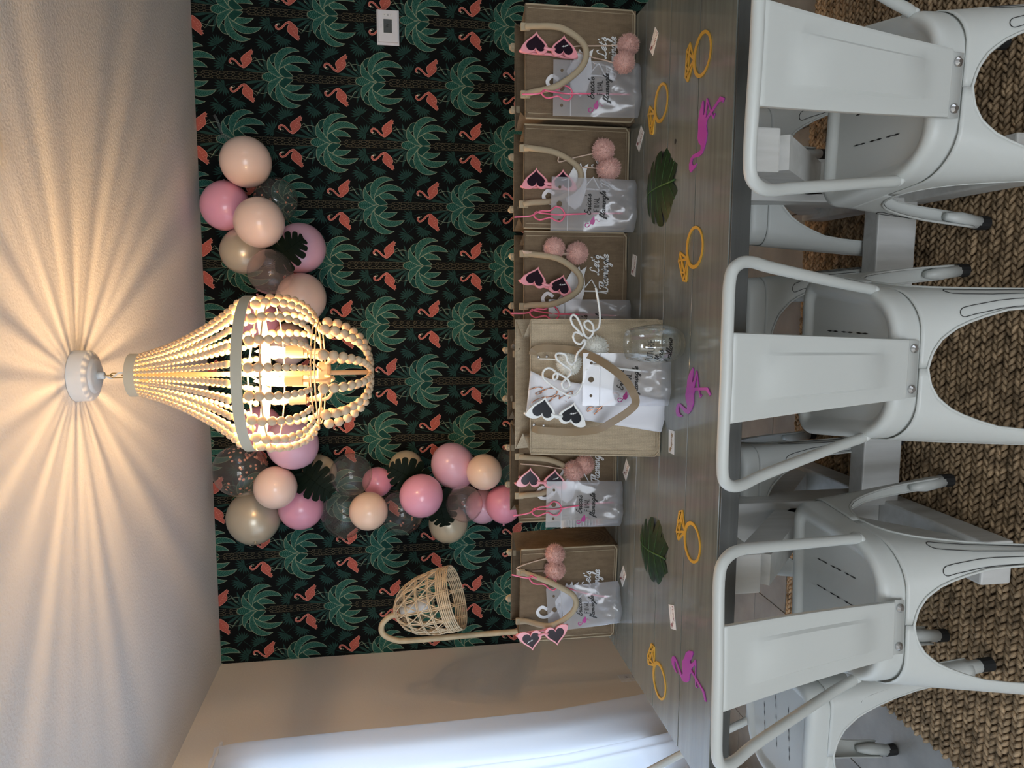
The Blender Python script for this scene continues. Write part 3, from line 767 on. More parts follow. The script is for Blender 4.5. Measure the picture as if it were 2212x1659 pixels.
def bead_pack(curve, d0, d1):
    P = [np.array(p) for p in spline(curve, 14)]; S = [0]
    for p, q in zip(P, P[1:]): S.append(S[-1]+float(np.linalg.norm(q-p)))
    T = S[-1]; s = 0; out = []
    while True:
        d = d0+(d1-d0)*min(1, s/T)
        if s+d > T+d*.35: break
        out.append((tuple(np.interp(min(T, s+d/2), S, [p[i] for p in P]) for i in range(3)), d)); s += d*.965
    return out, P
# upper tent of small beads
for k in range(27):
    a = 2*pi*k/27+.05; ca, sa = cos(a), sin(a)
    cv = [(r*ca, r*sa, Z(z)) for r, z in ((.063, 2.224), (.093, 2.135), (.137, 2.045), (.188, 1.965), (.240, 1.902))]
    bs, _ = bead_pack(cv, .0115, .0235); b = MB()
    for p, d in bs: b.ball(p, d/2, 8, 6)
    tag(b.build('bead_strand', MATS['bead_wood'], ch, smooth=True), kind='stuff')
# basket and lower bowl: larger beads, each its own piece on its string
bead_me = MB().ball((0, 0, 0), .5, 12, 8).mesh('bead', MATS['bead_wood'], True)
def beaded(cv, d0, d1):
    bs, P = bead_pack(cv, d0, d1)
    st = MB().tube(P, .0009, 4).build('bead_string', MATS['cord'], ch)
    for p, d in bs:
        o = link('bead', bead_me, st); o.location = p; o.scale = (d, d, d); o.rotation_euler = (random.random(), random.random(), 0)
for k in range(18):
    a = 2*pi*k/18; ca, sa = cos(a), sin(a)
    beaded([(r*ca, r*sa, Z(z)) for r, z in ((.232, 1.868), (.243, 1.815), (.238, 1.755), (.212, 1.705), (.170, 1.680))], .0325, .0165)
for k in range(10):
    a = 2*pi*k/10+.12; ca, sa = cos(a), sin(a)
    beaded([(r*ca, r*sa, Z(z)) for r, z in ((.166, 1.664), (.163, 1.625), (.142, 1.575), (.095, 1.527), (.020, 1.506))], .034, .019)
MB().lathe([(.001, Z(1.500)), (.016, Z(1.500)), (.020, Z(1.508)), (.016, Z(1.516)), (.001, Z(1.518))], 16).build('finial', MATS['chandelier_paint'], ch, smooth=True)

# ------------------------------------------------------------------ rattan floor lamp
LY = 3.3
lp = thing('rattan_floor_lamp', 'rattan floor lamp with a curved pole and open woven dome shade', 'lamp', (-1.60, LY, 0))
MB().lathe([(.001, .028), (.03, .028), (.12, .018), (.13, .006), (.13, 0)], 32).build('base', MATS['lamp_pole'], lp, smooth=True)
MB().tube(spline([(0, 0, .02), (0, 0, .5), (-.001, 0, 1.0), (-.008, 0, 1.38), (.004, 0, 1.465), (.036, 0, 1.512), (.078, 0, 1.515), (.112, 0, 1.485), (.126, 0, 1.448)], 8), .0135, 12).build('pole', MATS['lamp_pole'], lp, smooth=True)
sh = empty('shade', (.134, 0, 1.452), parent=lp); sh.rotation_euler = (-.22, -radians(17), 0)
prof = [(0, .022), (.012, .045), (.04, .085), (.08, .112), (.14, .131), (.20, .141), (.26, .146), (.305, .146)]
def rad(h): return float(np.interp(h, [p[0] for p in prof], [p[1] for p in prof]))
R_ = MATS['lamp_rattan']
def cane(name, fn, r, n=26, closed=False):
    MB().tube([fn(t) for t in np.linspace(0, 1, n, endpoint=not closed)], r, 6, closed=closed).build(name, R_, sh, smooth=True)
def sp_(h, a, o=0): return ((rad(h)+o)*cos(a), (rad(h)+o)*sin(a), -h)
for h in (.006, .016, .028): cane('hoop', lambda t: sp_(h, 2*pi*t), .004, 36, True)
for h in (.085, .092, .145, .152, .205, .212): cane('hoop', lambda t: sp_(h, 2*pi*t, .002), .0026, 40, True)
for i in range(7): cane('rim_hoop', lambda t: sp_(.250+i*.0088, 2*pi*t, .0015*(i % 2)), .0034, 44, True)
for k in range(14):
    a0 = 2*pi*k/14
    for o in (-.03, .03): cane('rib', lambda t: sp_(.004+.30*t, a0+o), .0026, 18)
    for s_, o in ((1, .003), (-1, -.002)):
        cane('diagonal_cane', lambda t: sp_(.02+.235*t, a0+s_*1.15*t+.2, o), .0027, 22)
MB().tube([(0, 0, -.03), (0, 0, -.10)], .02, 14).build('lamp_socket', MATS['white_plastic'], sh, smooth=True)
MB().ball((0, 0, -.135), .03, 14, 10, (1, 1, 1.25)).build('bulb', MATS['bulb_frost'], sh, smooth=True)

# ------------------------------------------------------------------ balloon garland
def balloon_mesh(ry):
    b = MB(); n = 32; pr = []
    for i in range(1, 24):
        t = pi*i/24; r = sin(t); z = -cos(t)
        if z < 0: r *= 1-.06*z*z; z *= 1.08
        pr.append((r, z*ry))
    pr = [(.03, pr[0][1]-.012)]+pr
    b.lathe(pr+[(.001, ry)], n); return b
bme = {}
def balloon(label, x, y, r, m, lay=0, rot=(0, 0, 0), ry=1.0, rx=None, confetti=0):
    Yc = YB-.035-lay; s = .13
    for _ in range(4):
        P = on_y(x, y, Yc-s); s = r*(P-CAM).dot(FWD)/FPX
    key = (m, ry)
    if key not in bme: bme[key] = balloon_mesh(ry).mesh('balloon', MATS[m], True)
    o = link('balloon', bme[key]); o.location = P; o.scale = (s, s, s); o.rotation_euler = [radians(a) for a in rot]
    tag(o, label, 'balloon', 'balloons of the party garland')
    if 'kn'+m not in bme: bme['kn'+m] = MB().lathe([(.02, -.98*1.08), (.035, -1.10), (.028, -1.12), (.06, -1.20), (.055, -1.21)], 12).mesh('knot', MATS[m], True)
    link('knot', bme['kn'+m], o)
    if confetti:
        cb = MB(); rg = np.random.default_rng(int(x*7+y))
        for _ in range(confetti):
            u = rg.normal(size=3); u[0] += .5; u[2] -= .8; u /= np.linalg.norm(u); q = Vector(u.tolist())*.965
            t1 = q.orthogonal().normalized(); t2 = q.cross(t1).normalized()
            cb.poly([q+(t1*cos(a)+t2*sin(a))*.052 for a in np.linspace(0, 2*pi, 8, endpoint=False)])
        tag(cb.build('confetti', MATS['confetti'], o), kind='stuff')
    return o
BB = balloon
BB('round blush balloon at the high right end of the garland', 531, 350, 54, 'balloon_blush', .10, (100, 10, 0))
BB('pink balloon touching the ceiling line below the end blush balloon', 487, 446, 52, 'balloon_pink', .04, (95, 0, -70))
BB('blush balloon in front, between the pink one at the ceiling and the leaf', 560, 480, 53.5, 'balloon_blush', .24, (85, 0, 40))
BB('clear confetti balloon tucked behind the upper blush balloons', 595, 431, 47, 'balloon_clear', .02, (80, 0, 60), confetti=26)
BB('pearly grey balloon near the ceiling left of the high pink balloon', 525, 543, 48, 'balloon_pearl', .06, (100, 0, -60))
BB('lilac pink balloon with a dark split leaf lying on it', 649, 536, 54, 'balloon_lilac', .05, (120, 0, 10))
BB('clear balloon overlapping the lilac balloon, right of the chandelier', 584, 587, 48.5, 'balloon_clear_pink', .24, (90, 0, 30))
BB('blush balloon half hidden by the chandelier beads, right side', 651, 643, 53, 'balloon_blush', .10, (90, 0, 80))
BB('pink balloon peeking over the chandelier band, right side', 556, 690, 46, 'balloon_pink', .04, (90, 0, -80))
BB('blush grey balloon directly behind the chandelier basket', 622, 745, 44, 'balloon_blush', .03, (90, 0, -80))
BB('pink balloon peeking over the chandelier band, left side', 562, 925, 48, 'balloon_pink', .0, (90, 0, 60))
BB('lilac pink balloon showing left of the chandelier basket', 632, 958, 55, 'balloon_lilac', .19, (60, 0, 60))
BB('large clear confetti balloon near the ceiling left of the chandelier', 518, 1016, 57, 'balloon_clear', .13, (30, -30, 60), confetti=60)
BB('blush balloon overlapping the big confetti balloon', 595, 1053, 46, 'balloon_blush', .22, (95, 0, 20))
BB('largest pearly grey balloon at the left bulge of the garland', 548, 1117, 57, 'balloon_pearl', .0, (80, 0, 140))
BB('hot pink balloon under the blush one, touching the big pearly balloon', 650, 1096, 48, 'balloon_pink', .05, (80, 0, 10))
BB('small cream balloon behind the upper split leaf on the left arm', 690, 1020, 37, 'balloon_cream', .03, (90, 0, 30))
BB('clear balloon with a balloon behind it, middle of the left arm', 758, 1025, 46, 'balloon_clear', .20, (95, 0, 30))
BB('clear balloon below the clear one, left of the peach balloon', 743, 1110, 49, 'balloon_clear', .06, (90, 0, 100))
BB('peach balloon in the middle of the left arm of the garland', 796, 1104, 41.5, 'balloon_peach', .26, (90, 0, 10))
BB('small rose pink balloon behind the clear one, middle of the left arm', 815, 1041, 32, 'balloon_rose', .06, (90, 0, 60))
BB('smoky clear confetti balloon between the peach and the pink balloons', 868, 1106, 47, 'balloon_clear', .05, (90, 0, 80), confetti=14)
BB('cream balloon above the lower split leaf on the left arm', 877, 1010, 37, 'balloon_cream', .03, (90, 0, -10))
BB('pink balloon in front, middle of the lower left arm', 910, 1071, 47, 'balloon_pink', .27, (90, 0, 0))
BB('oval lilac pink balloon on the right of the lower left arm', 979, 1006, 46.5, 'balloon_lilac', .10, (20, 60, 0), 1.13)
BB('small peach balloon low in the garland beside the oval pink one', 1046, 1020, 38.5, 'balloon_peach', .24, (90, 0, -30))
BB('small clear balloon low in the garland in front of a lilac one', 1003, 1088, 40, 'balloon_clear_pink', .25, (90, 0, 30))
BB('lilac balloon mostly hidden behind the small clear balloon', 1042, 1094, 37, 'balloon_lilac', .05, (90, 0, 40))
BB('lowest rose pink balloon resting above the tote bags', 1088, 1088, 40, 'balloon_rose', .22, (90, 0, 90))
BB('cream balloon sticking out left, behind the lowest split leaf', 968, 1130, 42, 'balloon_cream', .03, (90, 0, 60))
BB('clear balloon just above the bags, right of the lowest pink balloon', 1116, 1003, 45, 'balloon_clear', -.03, (90, 0, -60))

def monstera(lobes=6, bend=.12, seed=1, w=.56):
    """split leaf, unit length along +y, stalk end at the origin"""
    rg = np.random.default_rng(seed); b = MB(); v = MB()
    T = [0, .10, .25, .42, .60, .78, .92, 1.0]
    Wd = [w*.62, w*.92, w*1.06, w*1.02, w*.88, w*.62, w*.34, w*.05]
    prof = lambda t: float(np.interp(t, T, Wd))
    def pos(x, y): return (x, y, -bend*(abs(x)*1.6)**2+bend*.55*sin(pi*max(0, min(1, y)))-.05*(y-.5)**2)
    def lay(sg, t, s):
        W = prof(t); ang = float(np.interp(t, [0, .12, .5, 1], [-.85, -.30, .25, .75]))
        return (sg*s*W*cos(ang), t*.93+s*W*sin(ang)-.06*s*(1-s)*sin(pi*t))
    for sg in (1, -1):
        for i in range(lobes):
            t0, t1 = i/lobes, (i+1)/lobes; G = []
            cut = .50+.18*rg.random(); gap = .14+.20*rg.random()
            for a in np.linspace(0, 1, 7):
                row = []
                for s in np.linspace(0, 1, 9):
                    aa = a
                    if s > cut: aa = .5+(a-.5)*(1-gap*((s-cut)/(1-cut))**.7)
                    t = t0+(t1-t0)*aa; q = s*(1-.10*abs(2*a-1)**5)
                    row.append(pos(*lay(sg, t, q)))
                G.append(row)
            if sg < 0: G = G[::-1]
            b.grid(G)
            t = (t0+t1)/2
            v.tube([Vector(pos(*lay(sg, t, s)))+Vector((0, 0, .003)) for s in (0, .3, .6, .85)], [.005, .004, .003, .0015], 4)
    v.tube([Vector(pos(0, y))+Vector((0, 0, .004)) for y in np.linspace(-.10, .95, 9)], np.linspace(.014, .004, 9).tolist(), 6)
    return b, v
def leaf_obj(label, base, tip, normal, mats, size=None, seed=1, bend=.12, w=.56, group=None):
    base, tip = Vector(base), Vector(tip); Yd = (tip-base); L = size or Yd.length; Yd.normalize()
    n = Vector(normal); n = (n-Yd*n.dot(Yd)).normalized(); X = Yd.cross(n)
    b, v = monstera(6, bend, seed, w)
    o = b.build('split_leaf', MATS[mats[0]], smooth=True); v.build('veins', MATS[mats[1]], o, smooth=True)
    m = Matrix((X*L, Yd*L, n*L)).transposed().to_4x4(); m.translation = base; o.matrix_world = m
    tag(o, label, 'leaf', group); return o
lg = 'artificial split leaves'
def gl(label, bx, by, tx_, ty_, Y, seed):
    leaf_obj(label, on_y(bx, by, Y), on_y(tx_, ty_, Y-.02), (.15, -1, .15), ('leaf_dark', 'leaf_dark'), seed=seed, w=.5, group=lg)
gl('dark split leaf lying on the lilac balloon near the garland end', 596, 560, 660, 512, 3.62, 2)
gl('dark split leaf between the cream and hot pink balloons', 655, 1022, 722, 1070, 3.70, 3)
gl('dark split leaf poking out above the pink balloon of the lower arm', 906, 1040, 838, 1006, 3.68, 4)
gl('dark split leaf pointing left over the cream balloon', 948, 1070, 962, 1140, 3.66, 5)
tp = thing('clear_garland_strip', 'clear plastic garland strip stuck to the wallpaper beside the end balloon', 'garland strip', on_y(478, 285, YB-.004))
for q in ([(462, 248), (470, 262), (478, 285), (488, 300), (500, 318)], [(470, 300), (484, 292), (494, 296), (505, 310)]):
    P = [on_y(a, b_, YB-.006)-Vector(tp.location) for a, b_ in q]
    MB().ribbon(spline([(p.x, p.z) for p in P], 4), .013).xf(lambda p: Vector((p.x, 0, p.y))).build('plastic_strip', MATS['tape_clear'], tp)

# ------------------------------------------------------------------ hand lettering
SCRIPT = {
 'a': (1.15, [[(.9,.85),(.55,1),(.15,.7),(.1,.3),(.35,0),(.7,.25),(.9,.9)], [(.9,.9),(.85,.3),(1.0,0),(1.25,.25)]]),
 'c': (.95, [[(.8,.8),(.5,1),(.15,.7),(.1,.3),(.4,0),(.75,.15),(1.05,.35)]]),
 'd': (1.2, [[(.9,.85),(.5,1),(.1,.5),(.35,0),(.75,.25),(.95,1.1),(1.1,2)], [(1.1,2),(.85,.4),(1.0,0),(1.25,.25)]]),
 'e': (.9, [[(-.05,.3),(.45,.45),(.75,.8),(.5,1),(.2,.75),(.15,.3),(.45,0),(.95,.3)]]),
 'f': (.8, [[(0,.1),(.4,.9),(.75,1.9),(.55,2.1),(.35,1.6),(.2,0),(.05,-.9),(.25,-1),(.45,-.4),(.3,.1),(.8,.3)]]),
 'g': (1.1, [[(.9,.85),(.5,1),(.15,.6),(.3,.05),(.7,.2),(.9,.9)], [(.9,.9),(.75,-.3),(.45,-1),(.15,-.8),(.5,-.3),(1.2,.3)]]),
 'i': (.6, [[(.1,.3),(.3,1),(.25,.3),(.4,0),(.68,.3)], [(.38,1.4),(.42,1.5)]]),
 'l': (.6, [[(0,.25),(.4,1.1),(.6,1.9),(.4,2.0),(.25,1.3),(.25,.3),(.45,0),(.7,.25)]]),
 'm': (1.4, [[(0,.6),(.2,1),(.25,0)], [(.25,0),(.35,.6),(.6,1),(.72,.6),(.7,0)], [(.7,0),(.8,.6),(1.05,1),(1.18,.6),(1.15,.1),(1.45,.25)]]),
 'n': (1.0, [[(0,.6),(.2,1),(.25,0)], [(.25,0),(.35,.6),(.62,1),(.75,.6),(.75,.1),(1.05,.25)]]),
 'o': (.95, [[(.55,1),(.2,.8),(.1,.3),(.4,0),(.75,.3),(.7,.8),(.5,1),(.8,.8),(1.05,.9)]]),
 'r': (.85, [[(0,.4),(.2,1),(.25,.8),(.6,.85),(.5,.4),(.6,0),(.9,.3)]]),
 's': (.75, [[(0,.2),(.4,1),(.35,.7),(.65,.35),(.45,0),(.05,.1)]]),
 't': (.6, [[(.3,1.7),(.2,.4),(.35,0),(.65,.25)], [(0,1.1),(.6,1.15)]]),
 'v': (.85, [[(.05,.9),(.2,1),(.4,0),(.75,.9),(.95,.95)]]),
 "'": (.3, [[(.18,1.95),(.08,1.5)]]), '.': (.4, [[(.1,.05),(.22,.05)]]), ' ': (.7, []),
 'L': (1.3, [[(1.0,1.7),(.75,2.1),(.42,1.8),(.5,1.0),(.35,.2),(.1,0),(0,.2),(.3,.25),(.9,0),(1.35,.3)]]),
 'F': (1.15, [[(.2,1.6),(.1,1.9),(.5,2.05),(1.5,2.1)], [(.9,2.0),(.75,1.0),(.6,.2),(.3,0),(.1,.2)], [(.5,1.0),(1.2,1.1)]]),
 'E': (1.05, [[(1.0,1.8),(.7,2.1),(.35,1.8),(.4,1.3),(.8,1.15),(.3,1.0),(.1,.5),(.4,0),(1.0,.3)]]),
 'M': (1.3, [[(0,0),(.2,1.9),(.35,2),(.5,.6)], [(.5,.6),(.9,2),(1.0,1.9),(1.05,.3),(1.35,.2)]]),
 'A': (1.15, [[(0,0),(.5,1.6),(.7,2),(.8,1.0),(.95,.1),(1.2,.25)], [(.25,.8),(.95,.8)]]),
 'B': (1.05, [[(.2,0),(.3,1.9)], [(.1,1.8),(.6,2.1),(.9,1.7),(.4,1.05),(.95,.7),(.7,.1),(.2,0)]]) }
CAPS = {'F': [[(0,0),(0,2),(1,2)], [(0,1.05),(.8,1.05)]], 'I': [[(.5,0),(.5,2)]], 'N': [[(0,0),(0,2),(1,0),(1,2)]], 'A': [[(0,0),(.5,2),(1,0)], [(.2,.7),(.8,.7)]],
 'L': [[(0,2),(0,0),(.9,0)]], 'U': [[(0,2),(0,.5),(.25,.05),(.75,.05),(1,.5),(1,2)]], 'T': [[(0,2),(1,2)], [(.5,2),(.5,0)]], 'R': [[(0,0),(0,2),(.7,2),(1,1.6),(.7,1.1),(0,1.05)], [(.45,1.05),(1,0)]],
 'E': [[(.95,2),(0,2),(0,0),(.95,0)], [(0,1.05),(.8,1.05)]], 'O': [[(.5,2),(.1,1.6),(0,1),(.1,.4),(.5,0),(.9,.4),(1,1),(.9,1.6),(.5,2)]], 'C': [[(.95,1.6),(.6,2),(.2,1.7),(0,1),(.2,.3),(.6,0),(.95,.4)]], 'K': [[(0,0),(0,2)], [(.9,2),(.05,1),(1,0)]]}
def script_strokes(txt, slant=.28):
    x = 0; out = []
    for c in txt:
        adv, st = SCRIPT[c]
        for s in st: out.append([(x+a+slant*b, b) for a, b in (spline(s, 4) if len(s) > 2 else s)])
        x += adv
    return out, x
def caps_strokes(txt, gap=.45):
    x = 0; out = []
    for c in txt:
        for s in CAPS[c]: out.append([(x+a, b) for a, b in (spline(s, 3) if c in 'OCU' else s)])
        x += (1+gap) if c != 'I' else 1.1
    return out, x-gap
def letter(mb, strokes, width, x0, z0, total, w, hscale=None, mi=0, off=0):
    """write strokes so that the text spans total; z0 is the baseline"""
    k = total/width; kz = hscale or k
    for s in strokes: mb.ribbon([(x0+a*k, z0+b*kz) for a, b in s], w, z=off, mi=mi)
def to_front(y): return lambda p: Vector((p.x, y-p.z, p.y))       # plane of the letters -> upright plane facing the camera
def flamingo_mark(mb, x, z, s, mi=0):
    mb.ribbon([(x+a*s, z+b*s) for a, b in spline([(-.36,.62),(-.30,.86),(-.48,.98),(-.66,.86),(-.62,.66),(-.42,.52),(-.24,.40)], 4)], .085*s, mi=mi)
    body = spline([(-.36,.42),(-.12,.52),(.12,.38),(.40,.16),(.10,.10),(-.18,.06),(-.42,.20)], 4, True)
    mb.poly([(x+a*s, z+b*s, 0) for a, b in body], mi)
    mb.ribbon([(x+a*s, z+b*s) for a, b in ((-.05,.1),(.12,-.08),(-.10,-.22),(-.12,-.42))], .045*s, mi=mi)

# ------------------------------------------------------------------ party tote bags on the table
def tote_parts(root, w, h, d, m, hem=.012, sag=.004, lean=0.0, gusset=.022, seed=0, rise=.006):
    rg = np.random.default_rng(seed); ph = rg.uniform(0, 6, 6)
    hw = w/2
    def dent(u, v, k): return sag*(sin(3*u+ph[k])*sin(2.5*v+ph[k+1])+.5*sin(7*u+ph[k+2]+3*v))
    def yf(v): return lean*v
    F = [[(-hw+w*u, yf(v)-dent(u, v, 0)*sin(pi*u)*1.0, h*v) for u in np.linspace(0, 1, 17)] for v in np.linspace(0, 1, 17)]
    dt = d*(.26 if lean else .82)
    B = [[(-hw+w*u, yf(v)+d+(dt-d)*v+dent(u, v, 2)*sin(pi*u), h*v+rise*v) for u in np.linspace(0, 1, 13)] for v in np.linspace(0, 1, 13)]
    fp = MB().grid(F).build('front_panel', m, root, smooth=True)
    MB().grid(B).build('back_panel', m, root, smooth=True)
    for sg in (-1, 1):
        G = []
        for v in np.linspace(0, 1, 11):
            y0, y1 = yf(v), yf(v)+d+(dt-d)*v; fold = gusset*v**.8
            G.append([(sg*(hw-fold*(1-abs(2*u-1))*1.6), y0+(y1-y0)*u, h*v+rise*v*u) for u in np.linspace(0, 1, 9)])
        MB().grid(G).build('side_gusset', m, root, smooth=True)
    MB().box(-hw+.002, hw-.002, .002, d-.002, 0.0005, .003).build('bottom', m, root)
    # turned hem seam standing up along the front edges
    e = [(-hw, 0)]+[(-hw, v) for v in np.linspace(.03, 1, 9)]
    path = [(-hw, yf(1)-.001, h), *[(-hw, yf(v)-.001, h*v) for v in np.linspace(.95, .04, 8)], (-hw+.012, -.001, .003), *[(x, -.001, .003) for x in np.linspace(-hw+.03, hw-.03, 5)], (hw-.012, -.001, .003), *[(hw, yf(v)-.001, h*v) for v in np.linspace(.04, .95, 8)], (hw, yf(1)-.001, h)]
    MB().tube(path, .0026, 6).build('piping', MATS['cotton'] if m is MATS['jute'] else m, root, smooth=True)
    q = MB()
    inn = [(-hw+hem, 0), (hw-hem, 0)]
    P = [(-hw+hem, h*.985), (-hw+hem, hem), (hw-hem, hem), (hw-hem, h*.985)]
    q.ribbon(P, .0016).xf(lambda p: Vector((p.x, yf(p.y/h)-.0046-sag*.6, p.y))); q.build('hem_stitch', MATS['cotton'], fp)
    MB().tube([(-hw, yf(1), h), (0, yf(1)-.003, h+.001), (hw, yf(1), h)], .0022, 6).build('top_hem', m, root, smooth=True)
    MB().tube([(-hw, yf(1)+dt, h+rise), (0, yf(1)+dt+.003, h+rise), (hw, yf(1)+dt, h+rise)], .0022, 6).build('top_hem', m, root, smooth=True)
    return fp, dt
def rope_handle(root, pts, r=.0085):
    o = MB().tube(spline(pts, 7), r, 10).build('handle', MATS['cotton'], root, smooth=True)
    for p in (pts[0], pts[-1]):
        MB().box(p[0]-.010, p[0]+.010, p[1]-.002, p[1]+.007, p[2]-.012, p[2]+.014, b=.002).build('handle_tab', MATS['cotton'], o)
    return o
FL = [(-45,190),(-20,195),(5,178),(25,166),(38,160),(28,152),(42,143),(28,139),(40,121),(15,128),(-10,125),(-40,128),(-75,140),(-88,158),(-75,178)]
def party_tote(label, xc, yf, rz, w=.285, h=.302, d=.165, handle=None, seed=0, printed=True, out=0):
    o = thing('jute_tote', label, 'tote bag', (xc, yf, TZ+.0005), rz, 'party tote bags')
    fp, dt = tote_parts(o, w, h, d, MATS['jute'], seed=seed)
    ax, drop, skew = handle
    rope_handle(o, [(-ax, -.006, h), (-ax+.004, -.016, h-.02), (-ax*.86+skew*.3, -.018-out*.8, h-drop*.55), (-ax*.35+skew, -.015-out, h-drop*.97), (ax*.25+skew, -.014-out, h-drop), (ax*.80+skew*.3, -.018-out*.8, h-drop*.6), (ax-.002, -.017, h-.022), (ax, -.006, h)])
    rope_handle(o, [(-ax, dt+.004, h+.004), (-ax, dt+.016, h+.012), (-ax*.7, dt+.022, h-.06), (0, dt+.018, h-.10), (ax*.7, dt+.022, h-.06), (ax, dt+.016, h+.012), (ax, dt+.004, h+.004)])
    if printed:
        b = MB()
        b.ribbon([(a/1000, c/1000) for a, c in spline([(-46,218),(-37,236),(-52,249),(-68,240),(-71,222),(-60,205),(-45,192),(-30,178)], 5)], [.006, .007, .009]*12+[.010]*0 if False else .010)
        b.poly([(a/1000, c/1000, 0) for a, c in FL])
        b.ribbon([(-.022, .128), (.003, .106), (-.032, .086), (-.036, .06)], .0038); b.ribbon([(-.030, .127), (-.031, .056)], .0038)
        st, W_ = script_strokes("Let's"); letter(b, st, W_, .016, .085, .056, .0030, .0125)
        st, W_ = script_strokes('Flamingle'); letter(b, st, W_, -.030, .057, .104, .0030, .0125)
        b.xf(to_front(-.0062)).build('print', MATS['white_print'], fp)
    return o
GY = {1: 2.02, 2: 2.058, 3: 2.06, 4: 2.075, 5: 2.115, 6: 2.098}
party_tote('jute tote bag at the right end of the row, by the table end', .634, GY[1], radians(2), .298, .308, handle=(.088, .150, .010), seed=1, out=.035)
party_tote('jute tote bag second from the right, sagging top edge', .337, GY[2], radians(-1), .282, .304, handle=(.076, .155, .004), seed=2)
party_tote('jute tote bag third from the right, pompoms hung near its top', .050, GY[3], 0, .274, .302, handle=(.074, .145, -.004), seed=3, out=.05)
party_tote('jute tote bag hidden behind the big front bag, only its top showing', -.236, GY[4], 0, .278, .318, handle=(.075, .14, 0), seed=4, printed=False)
party_tote('jute tote bag second from the left, partly behind the big front bag', -.533, GY[5], radians(1), .285, .304, handle=(.060, .138, .01), seed=5)
party_tote('jute tote bag at the left end of the row, open side showing', -.905, GY[6], radians(-4), .302, .302, handle=(.080, .150, .006), seed=6, out=.06)

# ------------------------------------------------------------------ heart sunglasses
def heart(s, n=40, flare=0, sgn=1):
    out = []
    for k in range(n):
        t = 2*pi*k/n; x = 16*sin(t)**3; y = 13*cos(t)-5*cos(2*t)-2*cos(3*t)-cos(4*t)
        x, y = x/17, (y+2)/16
        if flare and sgn*x > .2 and y > .1:
            q = min(1, (sgn*x-.2)/.7)*min(1, (y-.1)/.5); x += sgn*flare*q; y += flare*.55*q
        out.append((x*s, y*s*.92))
    return out
def make_glasses(frame_m, lens_m):
    root = empty('sunglasses'); S = .0285; D = .0375
    for sgn in (1, -1):
        inn = heart(S*.96); out = heart(S*1.22, flare=.26, sgn=sgn); b = MB(); n = len(inn)
        v = [(sgn*D+x, y, z) for z in (0, .006) for P in (inn, out) for x, y in P]; f = []
        for i in range(n):
            j = (i+1) % n
            f += [(i, j, n+j, n+i), (2*n+i, 3*n+i, 3*n+j, 2*n+j), (i, 2*n+i, 2*n+j, j), (n+i, n+j, 3*n+j, 3*n+i)]
        rim = b.add(v, f).build('rim', frame_m, root)
        md = rim.modifiers.new('soft', 'BEVEL'); md.width = .0015; md.segments = 2
        ln = MB().prism([(sgn*D+x*1.02, y*1.02) for x, y in inn], .002, .0035).build('lens', lens_m, root)
        if sgn < 0:
            st = spline([(-.010,-.004),(-.005,.001),(-.007,-.003),(-.001,.003),(-.003,-.001),(.003,.004),(.002,0),(.006,.004)], 3)
            MB().ribbon([(sgn*D+x*1.1-.002, y*1.0-.002) for x, y in st], .0011, z=.0041).build('lens_logo', MATS['white_print'], ln)
        ox = sgn*(D+S*1.33)
        tm = MB().tube(spline([(ox, S*.75, .001), (ox*.98, S*.70, -.012), (ox*.4, S*.62, -.018), (-ox*.55, S*.40, -.016), (-ox*.9, S*.05, -.014)], 5), .0034, 8).build('temple', frame_m, root, smooth=True)
        MB().ball((ox-sgn*.002, S*.78, -.002), .005, 8, 6).build('hinge', frame_m, tm, smooth=True)
    MB().tube(spline([(-.0145, .010, .003), (-.006, .0125, .005), (.006, .0125, .005), (.0145, .010, .003)], 4), .0042, 8).build('bridge', frame_m, root, smooth=True)
    return root
g_pink = make_glasses(MATS['pink_plastic'], MATS['lens_dark']); gu = []
def glasses(label, c1, c2, Y, lobes, proto=None, group='pink heart sunglasses', roll=.12):
    """c1, c2: centres of the two hearts; lobes: +1 hearts' rounded tops to the right"""
    o = proto or (copy_tree(g_pink) if gu else g_pink)
    if not proto: gu.append(1)
    A, B = on_y(*c1, Y), on_y(*c2, Y); X = (B-A).normalized()*(-1 if lobes < 0 else 1)
    n = Vector((roll, -1, .10)); n = (n-X*n.dot(X)).normalized(); Yv = n.cross(X)
    frame(o, X, Yv, n, (A+B)/2-Yv*.008); o.name = 'heart_sunglasses'; tag(o, label, 'sunglasses', group)
    return o
glasses('pink heart sunglasses hung on the rightmost tote bag', (1158, 101), (1215, 108), GY[1]-.042, -1)
glasses('pink heart sunglasses half behind a pouch on the second tote from the right', (1158, 393), (1215, 396), GY[2]-.042, -1)
glasses('pink heart sunglasses inside the handle loop of the third tote from the right', (1156, 605), (1208, 621), GY[3]-.042, -1)
glasses('pink heart sunglasses on the tote just left of the big front bag', (1144, 1037), (1196, 1040), GY[5]-.042, -1)
glasses('pink heart sunglasses outside the handle at the left end tote, hearts pointing left', (1148, 1377), (1198, 1367), GY[6]-.085, 1)

